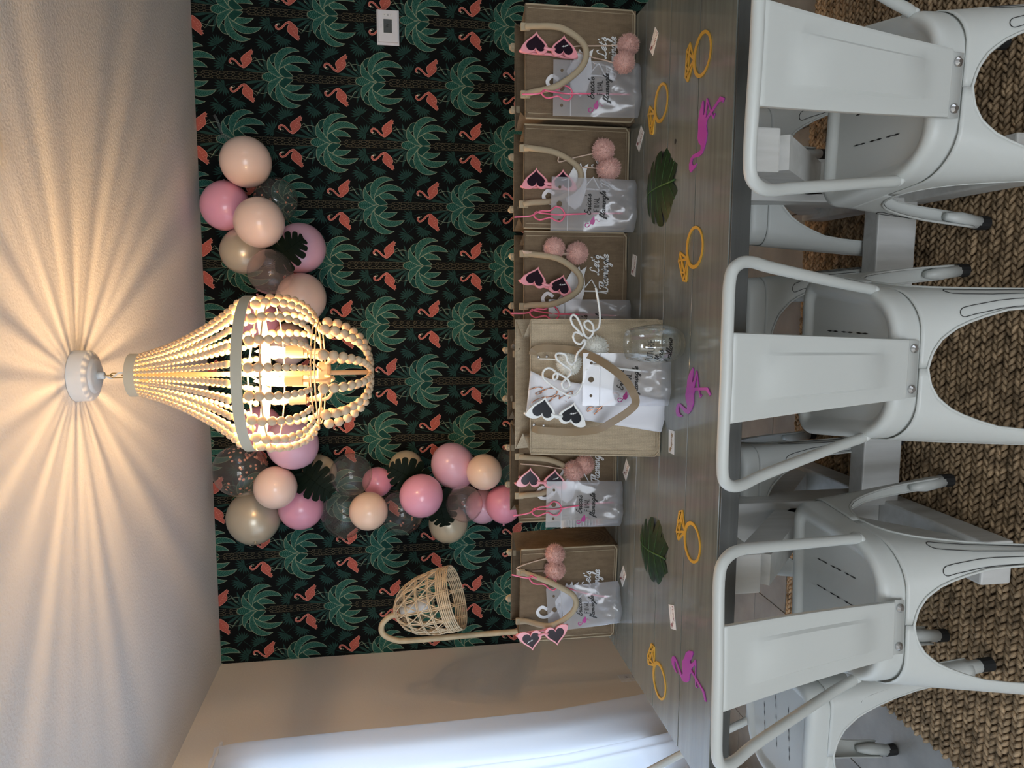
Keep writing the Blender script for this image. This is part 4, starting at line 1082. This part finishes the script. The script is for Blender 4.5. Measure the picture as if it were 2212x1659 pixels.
# ------------------------------------------------------------------ pompom charms
def pompom_mesh(m, seed, n=2600):
    rg = np.random.default_rng(seed); b = MB(); b.ball((0, 0, 0), .86, 18, 12)
    for _ in range(n):
        u = rg.normal(size=3); u /= np.linalg.norm(u); q = Vector(u.tolist()); t = q.orthogonal().normalized(); t.rotate(Matrix.Rotation(rg.uniform(0, 6.28), 3, q))
        L = rg.uniform(.92, 1.05); s = q.cross(t); w = .017; j = Vector(rg.normal(0, .055, 3).tolist())
        b.add([q*.74-t*w, q*.74+t*w, q*.74+s*w, q*L+t*w*.7+j, q*L-t*w*.7+j], [(0, 1, 3, 4), (1, 2, 3), (2, 0, 4)])
    return b.mesh('pompom', m)
pp = [pompom_mesh(MATS['yarn_pink'], 1), pompom_mesh(MATS['yarn_pink'], 2)]
pw_ = [pompom_mesh(MATS['yarn_white'], 3), pompom_mesh(MATS['yarn_white'], 4)]
def charm(label, balls, cords, meshes, group, cm='cord'):
    """balls: (px, py, r, Y); cords: lists of (px, py, Y)"""
    c = on_y(balls[0][0], balls[0][1], balls[0][3]); o = thing('pompom_charm', label, 'pompom', c, 0, group)
    for i, (x, y, r, Y) in enumerate(balls):
        q = link('pompom', meshes[i % 2], o); P = on_y(x, y, Y); s = r*(P-CAM).dot(FWD)/FPX; q.location = P-c; q.scale = (s, s, s*.96); q.rotation_euler = (i*1.3, i*.7, x)
    for cd_ in cords:
        MB().tube(spline([tuple(on_y(*q)-c) for q in cd_], 5), .0018, 6).build('cord', MATS[cm], o, smooth=True)
    return o
pg = 'pink pompom charms'; f = GY[1]
charm('pair of pink pompoms on long cords at the rightmost tote, low by the table', [(1357, 98, 24, f-.060), (1348, 135, 23.5, f-.080)], [[(1238, 108, f-.02), (1244, 100, f-.026), (1300, 99, f-.03), (1337, 98, f-.05)], [(1246, 112, f-.02), (1280, 124, f-.012), (1305, 130, f-.05), (1330, 137, f-.065)]], pp, pg)
f = GY[2]
charm('pair of pink pompoms on the second tote from the right, hanging from its handle', [(1303, 325, 25, f-.037), (1315, 365, 26, f-.037)], [[(1207, 338, f-.02), (1208, 350, f-.03), (1240, 341, f-.013), (1285, 331, f-.02)], [(1243, 360, f-.02), (1270, 362, f-.012), (1295, 364, f-.02)]], pp, pg)
f = GY[3]
charm('pair of pink pompoms high on the third tote from the right', [(1197, 536, 23.5, f-.036), (1247, 547, 24, f-.036)], [[(1128, 541, f-.02), (1135, 544, f-.026), (1175, 546, f-.014), (1240, 549, f-.05)], [(1130, 546, f-.02), (1160, 548, f-.016), (1225, 550, f-.02)]], pp, pg)
f = GY[5]
charm('pair of pink pompoms half hidden behind the big front bag', [(1240, 1017, 23, f-.036), (1263, 1003, 21, f-.036)], [[(1124, 1002, f-.02), (1170, 1006, f-.014), (1222, 1014, f-.02)]], pp, pg)
f = GY[6]
charm('pair of pink pompoms side by side on the left end tote', [(1199, 1197, 22, f-.034), (1199, 1231, 22.5, f-.034)], [[(1120, 1232, f-.02), (1118, 1226, f-.03), (1150, 1214, f-.014), (1182, 1206, f-.02)], [(1150, 1234, f-.014), (1178, 1233, f-.016)]], pp, pg)

# ------------------------------------------------------------------ frosted drink pouches and straws
def make_pouch():
    """stand-up pouch .145 wide, .238 tall, base at z=0, front towards -y"""
    root = empty('drink_pouch'); w, h = .145, .238
    def bulge(u, v):
        return .026*max(0, 1-(v/.62)**2)*(sin(pi*u)**.55)*(1 if v > .04 else .55+v*11)+.0015
    def sheet(sg):
        G = []
        for v in np.linspace(0, 1, 25):
            row = []
            for u in np.linspace(0, 1, 19):
                cr = .007*sin(9*u+11*v+sg)*sin(pi*u)*max(0, 1-v*1.35)+.0025*sin(23*u-17*v)*max(0, 1-v*1.6)*sin(pi*u)
                x = (u-.5)*w*(1-.02*max(0, 1-v*3)); z = v*h
                if v == 0: z += .004*abs(2*u-1)**3
                row.append((x, sg*(bulge(u, v)+cr), z))
            G.append(row)
        return MB().grid(G)
    fs = sheet(-1).build('front_film', MATS['pouch_film'], root, smooth=True)
    sheet(1).build('back_film', MATS['pouch_clear'], root, smooth=True)
    MB().box(-.0715, .0715, -.0030, -.0020, .190, .1918).build('zip_seal', MATS['zip_plastic'], fs)
    for x, r in ((-.045, .004), (.045, .004), (0, .0078)):
        MB().tube([(x, -.0034, .215), (x, -.0024, .215)], r, 14).build('punch_hole', MATS['hole_jute'], fs)
    b = MB()
    st, W_ = script_strokes("Erica's"); letter(b, st, W_, -.029, .128, .058, .0024, .0078)
    st, W_ = caps_strokes('FINAL'); letter(b, st, W_, -.018, .107, .037, .0022, .0068)
    st, W_ = script_strokes('flamingle'); letter(b, st, W_, -.037, .090, .074, .0024, .0072)
    def wrap(p):
        u, v = p.x/w+.5, p.y/h
        cr = .007*sin(9*u+11*v-1)*sin(pi*u)*max(0, 1-v*1.35)+.0025*sin(23*u-17*v)*max(0, 1-v*1.6)*sin(pi*u)
        return Vector((p.x, -(bulge(u, v)+cr)-.0011, p.y))
    b.xf(wrap).build('lettering', MATS['black_ink'], fs)
    b = MB(); flamingo_mark(b, -.042, .114, .028); b.xf(wrap).build('flamingo_print', MATS['magenta_ink'], fs)
    return root
pouch0 = make_pouch(); pu = []
def pouch(label, xc, yb, rz, lean, tilt=0, scale=1.0):
    o = copy_tree(pouch0) if pu else pouch0
    pu.append(1); o.location = (xc, yb, TZ+.001); o.rotation_euler = (-lean, tilt, rz); o.scale = (scale,)*3
    tag(o, label, 'pouch', 'frosted drink pouches'); return o
def px_x(x, y, Y): return on_y(x, y, Y).x
pouch('frosted drink pouch before the rightmost tote', px_x(1376, 198, 1.985), 1.975, 0, radians(3))
pouch('frosted drink pouch over the seam of the second and third totes from the right', px_x(1364, 447, 2.0), 1.99, 0, radians(3), radians(1))
pouch('frosted drink pouch mostly behind the big front bag, right side', px_x(1356, 702, 2.02), 2.015, 0, radians(2))
pouch('frosted drink pouch before the tote left of the big bag', px_x(1342, 1087, 2.06), 2.055, 0, radians(3), radians(1), .97)
pouch('frosted drink pouch behind the handle of the left end tote', px_x(1330, 1298, 2.06), 2.052, 0, radians(2), radians(-4), .95)
pouch('frosted drink pouch leaning on the front of the big bag beside the glass', px_x(1458, 822, 1.68), 1.693, 0, radians(11), 0, .90)
def straw(label, pts, name='party_straw', m='straw_pink', r=.0022, cat='straw', group='pink looped straws'):
    P = [on_y(*q) for q in pts]; c = P[0]
    o = MB().tube(spline([tuple(p-c) for p in P], 6), r, 8).build(name, MATS[m], smooth=True); o.location = c
    return tag(o, label, cat, group)
def loops(cx, cy, Y, s=1.0, dy=0, ybot=1340, Yb=None):
    """spectacle-shaped straw: mouthpiece above, two loops, stem down into the pouch"""
    q = [(-85, 2), (-50, 1), (-28, -6), (-8, -6), (5, -12), (18, -8), (24, 2), (16, 11), (4, 10), (-8, 5), (-30, 8), (-42, 2), (-38, -5), (-28, -3), (10, 1), (40, 1)]
    out = [(cx+a*s, cy+b*1.35*s+dy*a/100, Y-.0035*(1 if i % 2 else -1)) for i, (a, b) in enumerate(q)]
    return out+[((cx+40+ybot)/2, cy+2+dy, Y+.004), (ybot, cy+3+dy*1.3, Yb or Y)]
straw('pink looped straw in the pouch by the rightmost tote', loops(1213, 201, 1.978, 1.0, 0, 1362, 1.972))
straw('pink looped straw in the pouch between the second and third totes', loops(1196, 463, 1.993, 1.0, -4, 1345, 1.99))
straw('pink looped straw poking up beside the big bag, right side', loops(1185, 676, 2.02, .95, 2, 1330, 2.015))
straw('pink looped straw in the pouch left of the big bag', loops(1190, 1100, 2.058, .95, -14, 1325, 2.055))
straw('pink looped straw leaning in the pouch at the left end tote', loops(1182, 1258, 2.056, .9, 22, 1312, 2.052))

# ------------------------------------------------------------------ big jute bag in front, with the bride's things
bb = thing('large_jute_tote', 'large pale jute tote bag standing in front of the row with tan flat handles', 'tote bag', (-.228, 1.752, TZ+.0005), radians(1))
BW, BH, BD, BL = .348, .322, .27, .085
fp, dt = tote_parts(bb, BW, BH, BD, MATS['jute_light'], sag=.006, lean=BL, gusset=.03, seed=11, rise=.028)
def strap(root, pts, w, name, flat=(0, -1, 0)):
    P = [Vector(p) for p in spline(pts, 6)]; L, R = [], []
    for i, p in enumerate(P):
        t = (P[min(i+1, len(P)-1)]-P[max(i-1, 0)]).normalized(); n = Vector(flat); s = t.cross(n).normalized()
        L.append(p+s*w/2); R.append(p-s*w/2)
    nn = Vector(flat)*.0011
    b = MB(); b.grid([[l+nn, r+nn, r-nn, l-nn] for l, r in zip(L, R)], wrap=True)
    return b.build(name, MATS['strap_vinyl'], root, auto=40)
inv = bb.matrix_basis.inverted()
def B(x, y, Y): return tuple(inv @ on_y(x, y, Y))
hd = strap(bb, [B(1150, 766, 1.822), B(1154, 757, 1.812), B(1172, 752, 1.800), B(1205, 753, 1.785), B(1240, 757, 1.765), B(1275, 768, 1.725), B(1310, 788, 1.675), B(1345, 815, 1.640), B(1366, 845, 1.625), B(1373, 870, 1.628), B(1358, 888, 1.645), B(1325, 910, 1.68), B(1290, 928, 1.725), B(1240, 933, 1.765), B(1200, 932, 1.785), B(1165, 929, 1.800), B(1150, 924, 1.815)], .019, 'handle')
for x, y, Y in ((1163, 771, 1.814), (1181, 770, 1.805), (1153, 917, 1.815), (1174, 919, 1.803)):
    p = Vector(B(x, y, Y)); MB().ball(tuple(p+Vector((0, -.003, 0))), .0042, 10, 6, (1, .6, 1)).build('rivet', MATS['steel'], hd, smooth=True)
strap(bb, [(-.10, BL+dt+.003, BH+.028), (-.10, BL+dt+.012, BH+.02), (-.07, BL+dt+.03, BH-.05), (0, BL+dt+.02, BH-.12), (.07, BL+dt+.03, BH-.05), (.10, BL+dt+.012, BH+.02), (.10, BL+dt+.003, BH+.028)], .026, 'handle')

# white gift pouch with rose-gold script
gp = thing('white_gift_pouch', 'glossy white paper gift pouch with rose gold script, hanging on the big bag', 'gift pouch', on_y(1300, 870, 1.755))
def Yg(x): return float(np.interp(x, [1130, 1180, 1260, 1450], [1.806, 1.788, 1.760, 1.722]))
rows = []
for v in np.linspace(0, 1, 15):
    row = []
    for u in np.linspace(0, 1, 11):      # u: right edge -> left edge of the pouch
        xr, yr = np.interp(v, [0, .12, .35, 1], [1146, 1179, 1250, 1446]), np.interp(v, [0, .12, .35, 1], [801, 817, 828, 868])
        xl, yl = np.interp(v, [0, .42, 1], [1136, 1265, 1428]), np.interp(v, [0, .42, 1], [896, 908, 934])
        x, y = xr+(xl-xr)*u, yr+(yl-yr)*u
        row.append(on_y(x, y, Yg(x)-.006*sin(pi*u)*sin(5*v+2*u))-gp.location)
    rows.append(row)
pa = MB().grid(rows).build('paper', MATS['white_paper'], gp, smooth=True)
md = pa.modifiers.new('thickness', 'SOLIDIFY'); md.thickness = .004; md.offset = -1
def zz(px, py, s, ox, oy): return (ox+px/s, oy+py/s)
SC2 = lambda L: [zz(a, b, 8.295, 1090, 830) for a, b in L]
SC4 = lambda L: [zz(a, b, 5.03, 1080, 680) for a, b in L]
for st in (SC2([(440,100),(540,65),(640,55),(690,90),(660,150),(590,185),(560,160),(680,120),(800,75),(890,65)]), SC2([(480,340),(560,280),(680,240),(780,230),(870,215),(930,170),(950,110)]),
           SC2([(780,320),(850,270),(905,225),(960,205),(990,215),(975,262),(1020,235),(1090,190),(1170,140),(1220,140),(1210,180)]), SC2([(1140,260),(1180,225)]), SC2([(1095,308),(1108,303)]),
           SC4([(1020,1000),(960,1010),(950,1050),(1000,1030),(1110,1010),(1050,1060),(1020,1082)]), SC4([(1030,1070),(1100,1000),(1180,950),(1260,905),(1290,880),(1275,852),(1220,850)])):
    P = [on_y(a, b, Yg(a)-.0095)-gp.location for a, b in (spline(st, 4) if len(st) > 2 else st)]
    MB().tube([tuple(p) for p in P], [.0006+.0012*abs(sin(i*.5)) for i in range(len(P))], 5).build('script_stroke', MATS['rose_gold'], pa, smooth=True)

g_white = make_glasses(MATS['white_plastic'], MATS['lens_black'])
glasses('white heart sunglasses on the big front bag', (1168, 888), (1236, 901), 1.742, -1, g_white, 'white heart sunglasses')
# white curly straw that writes the word bride
BR = [(1287,622),(1291,643),(1295,670),(1296,693),(1292,709),(1281,715),(1270,712),(1263,704),(1263,696),(1272,693),(1281,703),(1281,720),(1272,730),(1263,724),(1257,708),(1248,688),(1239,680),(1233,687),(1237,701),(1248,713),(1259,725),(1252,720),(1243,718),(1238,727),(1243,739),(1254,743),(1262,734),(1264,742),(1258,752),(1247,764),(1243,780),(1235,787),(1226,781),(1222,767),(1210,763),(1201,766),(1204,777),(1217,788),(1231,798),(1233,807),(1223,818),(1214,828),(1217,838),(1224,841),(1231,833),(1228,822),(1217,813),(1203,806),(1195,812),(1197,820),(1203,817),(1204,808),(1195,799),(1184,795),(1174,802),(1173,814),(1182,825),(1199,838),(1217,849),(1232,855),(1246,850),(1255,837),(1262,817),(1268,798),(1277,787),(1300,790),(1345,797),(1400,803)]
straw('white curly straw spelling bride across the big bag', [(x, y, (1.735 if x < 1300 else 1.705 if x < 1330 else 1.694)-.0025*(1 if i % 2 else -1)) for i, (x, y) in enumerate(BR)], 'curly_straw', 'straw_white', .0028, 'straw', 'white curly straw')
charm('pair of white pompoms on the big front bag', [(1286, 755, 29, 1.772), (1229, 784, 27, 1.785)], [[(1164, 775, 1.81), (1190, 776, 1.80), (1208, 778, 1.795)], [(1236, 752, 1.80), (1250, 752, 1.79), (1264, 753, 1.785)]], pw_, 'white pompom charms', 'yarn_white')

# ------------------------------------------------------------------ stemless glass
sg_ = thing('stemless_glass', 'clear stemless wine glass with black lettering in front of the big bag', 'glass', (-.106, 1.628, TZ+.0005))
out = [(.001, .0), (.024, .0), (.031, .004), (.0405, .022), (.0455, .044), (.0463, .062), (.0445, .085), (.040, .110), (.0352, .132)]
inn = [(.0338, .132), (.0386, .110), (.043, .085), (.0448, .062), (.044, .046), (.039, .026), (.028, .012), (.001, .010)]
bo = MB().lathe(out+inn, 48).build('bowl', MATS['glass'], sg_, smooth=True)
b = MB()
st, W_ = caps_strokes('FUTURE', .35); letter(b, st, W_, -.042, .083, .060, .0016, .0070)
st, W_ = script_strokes('Mrs.'); letter(b, st, W_, -.038, .062, .036, .0020, .0075)
st, W_ = script_strokes('Avallone'); letter(b, st, W_, -.046, .040, .066, .0020, .0070)
def onglass(p):
    r = float(np.interp(p.y, [q[1] for q in out], [q[0] for q in out]))+.0004; a = -pi/2-.10+p.x/.046
    return Vector((r*cos(a), r*sin(a), p.y))
b.xf(onglass).build('lettering', MATS['black_ink'], bo)

# ------------------------------------------------------------------ scatter on the table
def place(o, x, y, rz): o.location = (x, y, TZ+.0004); o.rotation_euler = (0, 0, rz); return o
def ring_mesh():
    b = MB(); R, r = .0475, .0385
    for i in range(48):
        a, c = 2*pi*i/48, 2*pi*(i+1)/48
        w0, w1 = r-.002*cos(a-pi/2)+.0015, r-.002*cos(c-pi/2)+.0015
        P = [(R*cos(a), R*sin(a)), (R*cos(c), R*sin(c)), (w1*cos(c), w1*sin(c)), (w0*cos(a), w0*sin(a))]
        b.add([(x, y, z) for z in (0, .0022) for x, y in P], [(3,2,1,0), (4,5,6,7), (0,1,5,4), (2,3,7,6)])
    y0 = .043; T = [(-.040, y0+.030), (-.028, y0+.046), (.028, y0+.046), (.040, y0+.030), (0, y0)]
    for L in (T+[T[0]], [T[0], T[3]], [(-.018, y0+.030), T[4]], [(.018, y0+.030), T[4]], [T[1], (-.018, y0+.030), (-.004, y0+.046), (.018, y0+.030), T[2]]):
        b.ribbon(L, .0058, 0, h=.0022)
    return b
rm = ring_mesh().mesh('ring_cutout', MATS['gold_card'])
for (x, y), (dx, dy), lb in (((.524, 1.560), (.529, 1.631), 'gold diamond ring cutout nearest the front at the right table end'), ((.485, 1.807), (.459, 1.876), 'gold diamond ring cutout between the front edge and the rightmost pouch'),
                             ((.113, 1.568), (.073, 1.630), 'gold diamond ring cutout right of the stemless glass'), ((-.555, 1.528), (-.537, 1.599), 'gold diamond ring cutout in front of the left split leaf'),
                             ((-.989, 1.708), (-.950, 1.774), 'gold diamond ring cutout at the left table end')):
    o = link('ring_cutout', rm); place(o, x, y, atan2(dy-y, dx-x)-pi/2); tag(o, lb, 'cutout', 'gold ring cutouts')
FM = [(54,0),(39,18),(22,29),(6,31),(-13,38),(-26,34),(-37,24),(-46,27),(-43,47),(-38,68),(-40,82),(-50,92),(-61,94),(-71,87),(-70,62),(-65,52),(-64,66),(-59,75),(-51,78),(-45,71),(-49,57),(-55,40),(-56,20),(-48,7),(-39,-2),(-25,-10),(-7,-8),(3,-14),(11,-74),(4,-91),(1,-90),(5,-100),(18,-84),(18,-79),(12,-32),(9,-10),(19,-13),(33,-21),(45,-24),(49,-20),(32,-12),(20,-3),(22,3),(36,-2),(51,-4)]
b = MB().prism([(x/1000, y/1000) for x, y in FM][::-1], 0, .002); b.ribbon([(.046, -.022), (.012, -.034)], .003, 0, h=.0019); b.ribbon([(.011, -.034), (-.008, -.045), (-.002, -.052)], .004, 0, h=.0019)
fm = b.mesh('flamingo_cutout', MATS['magenta_card'])
for x, y, rz, lb in ((.372, 1.535, radians(14), 'magenta flamingo cutout between two gold rings at the right end'), (-.209, 1.554, 0, 'magenta flamingo cutout in front of the big bag'), (-.858, 1.52, radians(-17), 'magenta flamingo cutout at the left front of the table')):
    o = link('flamingo_cutout', fm); place(o, x, y, rz); tag(o, lb, 'cutout', 'flamingo cutouts')
leaf_obj('green split leaf on the table in front of the second and third totes', on_z(1449, 392, TZ+.006), on_z(1394, 428, TZ+.008), (0, -.10, 1), ('leaf', 'leaf_vein'), seed=8, bend=.12, w=.52, group=lg)
leaf_obj('green split leaf on the table in front of the left totes', on_z(1430, 1204, TZ+.006), on_z(1381, 1166, TZ+.008), (0, -.10, 1), ('leaf', 'leaf_vein'), seed=9, bend=.12, w=.50, group=lg)
# name tags, turned to be read from the far side of the table
def tag_card(label, x, y, rz, gold=False):
    o = thing('party_tag', label, 'tag', (x, y, TZ+.0004), rz, 'little white party tags')
    cd_ = MB().box(-.029, .029, -.018, .018, 0, .0008).build('card', MATS['card'], o)
    b = MB()
    if gold:
        st, W_ = script_strokes('Bride'); letter(b, st, W_, -.024, -.002, .034, .0019, .0052, off=.0009)
        b.build('lettering', MATS['card_gold'], cd_)
    else:
        st, W_ = caps_strokes('FLOCK', .30); letter(b, st, W_, -.026, .004, .035, .0015, .0040, off=.0009); b.build('lettering', MATS['card_red'], cd_)
        b = MB(); st, W_ = script_strokes("Bride's"); letter(b, st, W_, -.025, -.010, .024, .0007, .0028, off=.0009); b.build('small_script', MATS['thermo_grey'], cd_)
    b = MB(); flamingo_mark(b, .021, -.011, .016); b.xf(lambda p: Vector((p.x, p.y, .0010))).build('flamingo_mark', MATS['card_gold' if gold else 'card_red'], cd_)
    return o
for x, y, rz, lb in ((.653, 1.872, pi-.72, 'white party tag at the right end, before the pompoms'), (.431, 1.965, pi-.72, 'white party tag before the second tote from the right'), (.092, 1.993, pi-.22, 'white party tag before the third tote from the right'),
                     (-.503, 2.023, pi-.55, 'white party tag at the back, left of the big bag'), (-.833, 2.032, pi-.60, 'white party tag before the left end tote'), (-.782, 1.633, pi+.33, 'white party tag alone near the front left of the table')):
    tag_card(lb, x, y, rz)
tag_card('white tag with gold script beside the big front bag', -.350, 1.673, pi+.05, True)
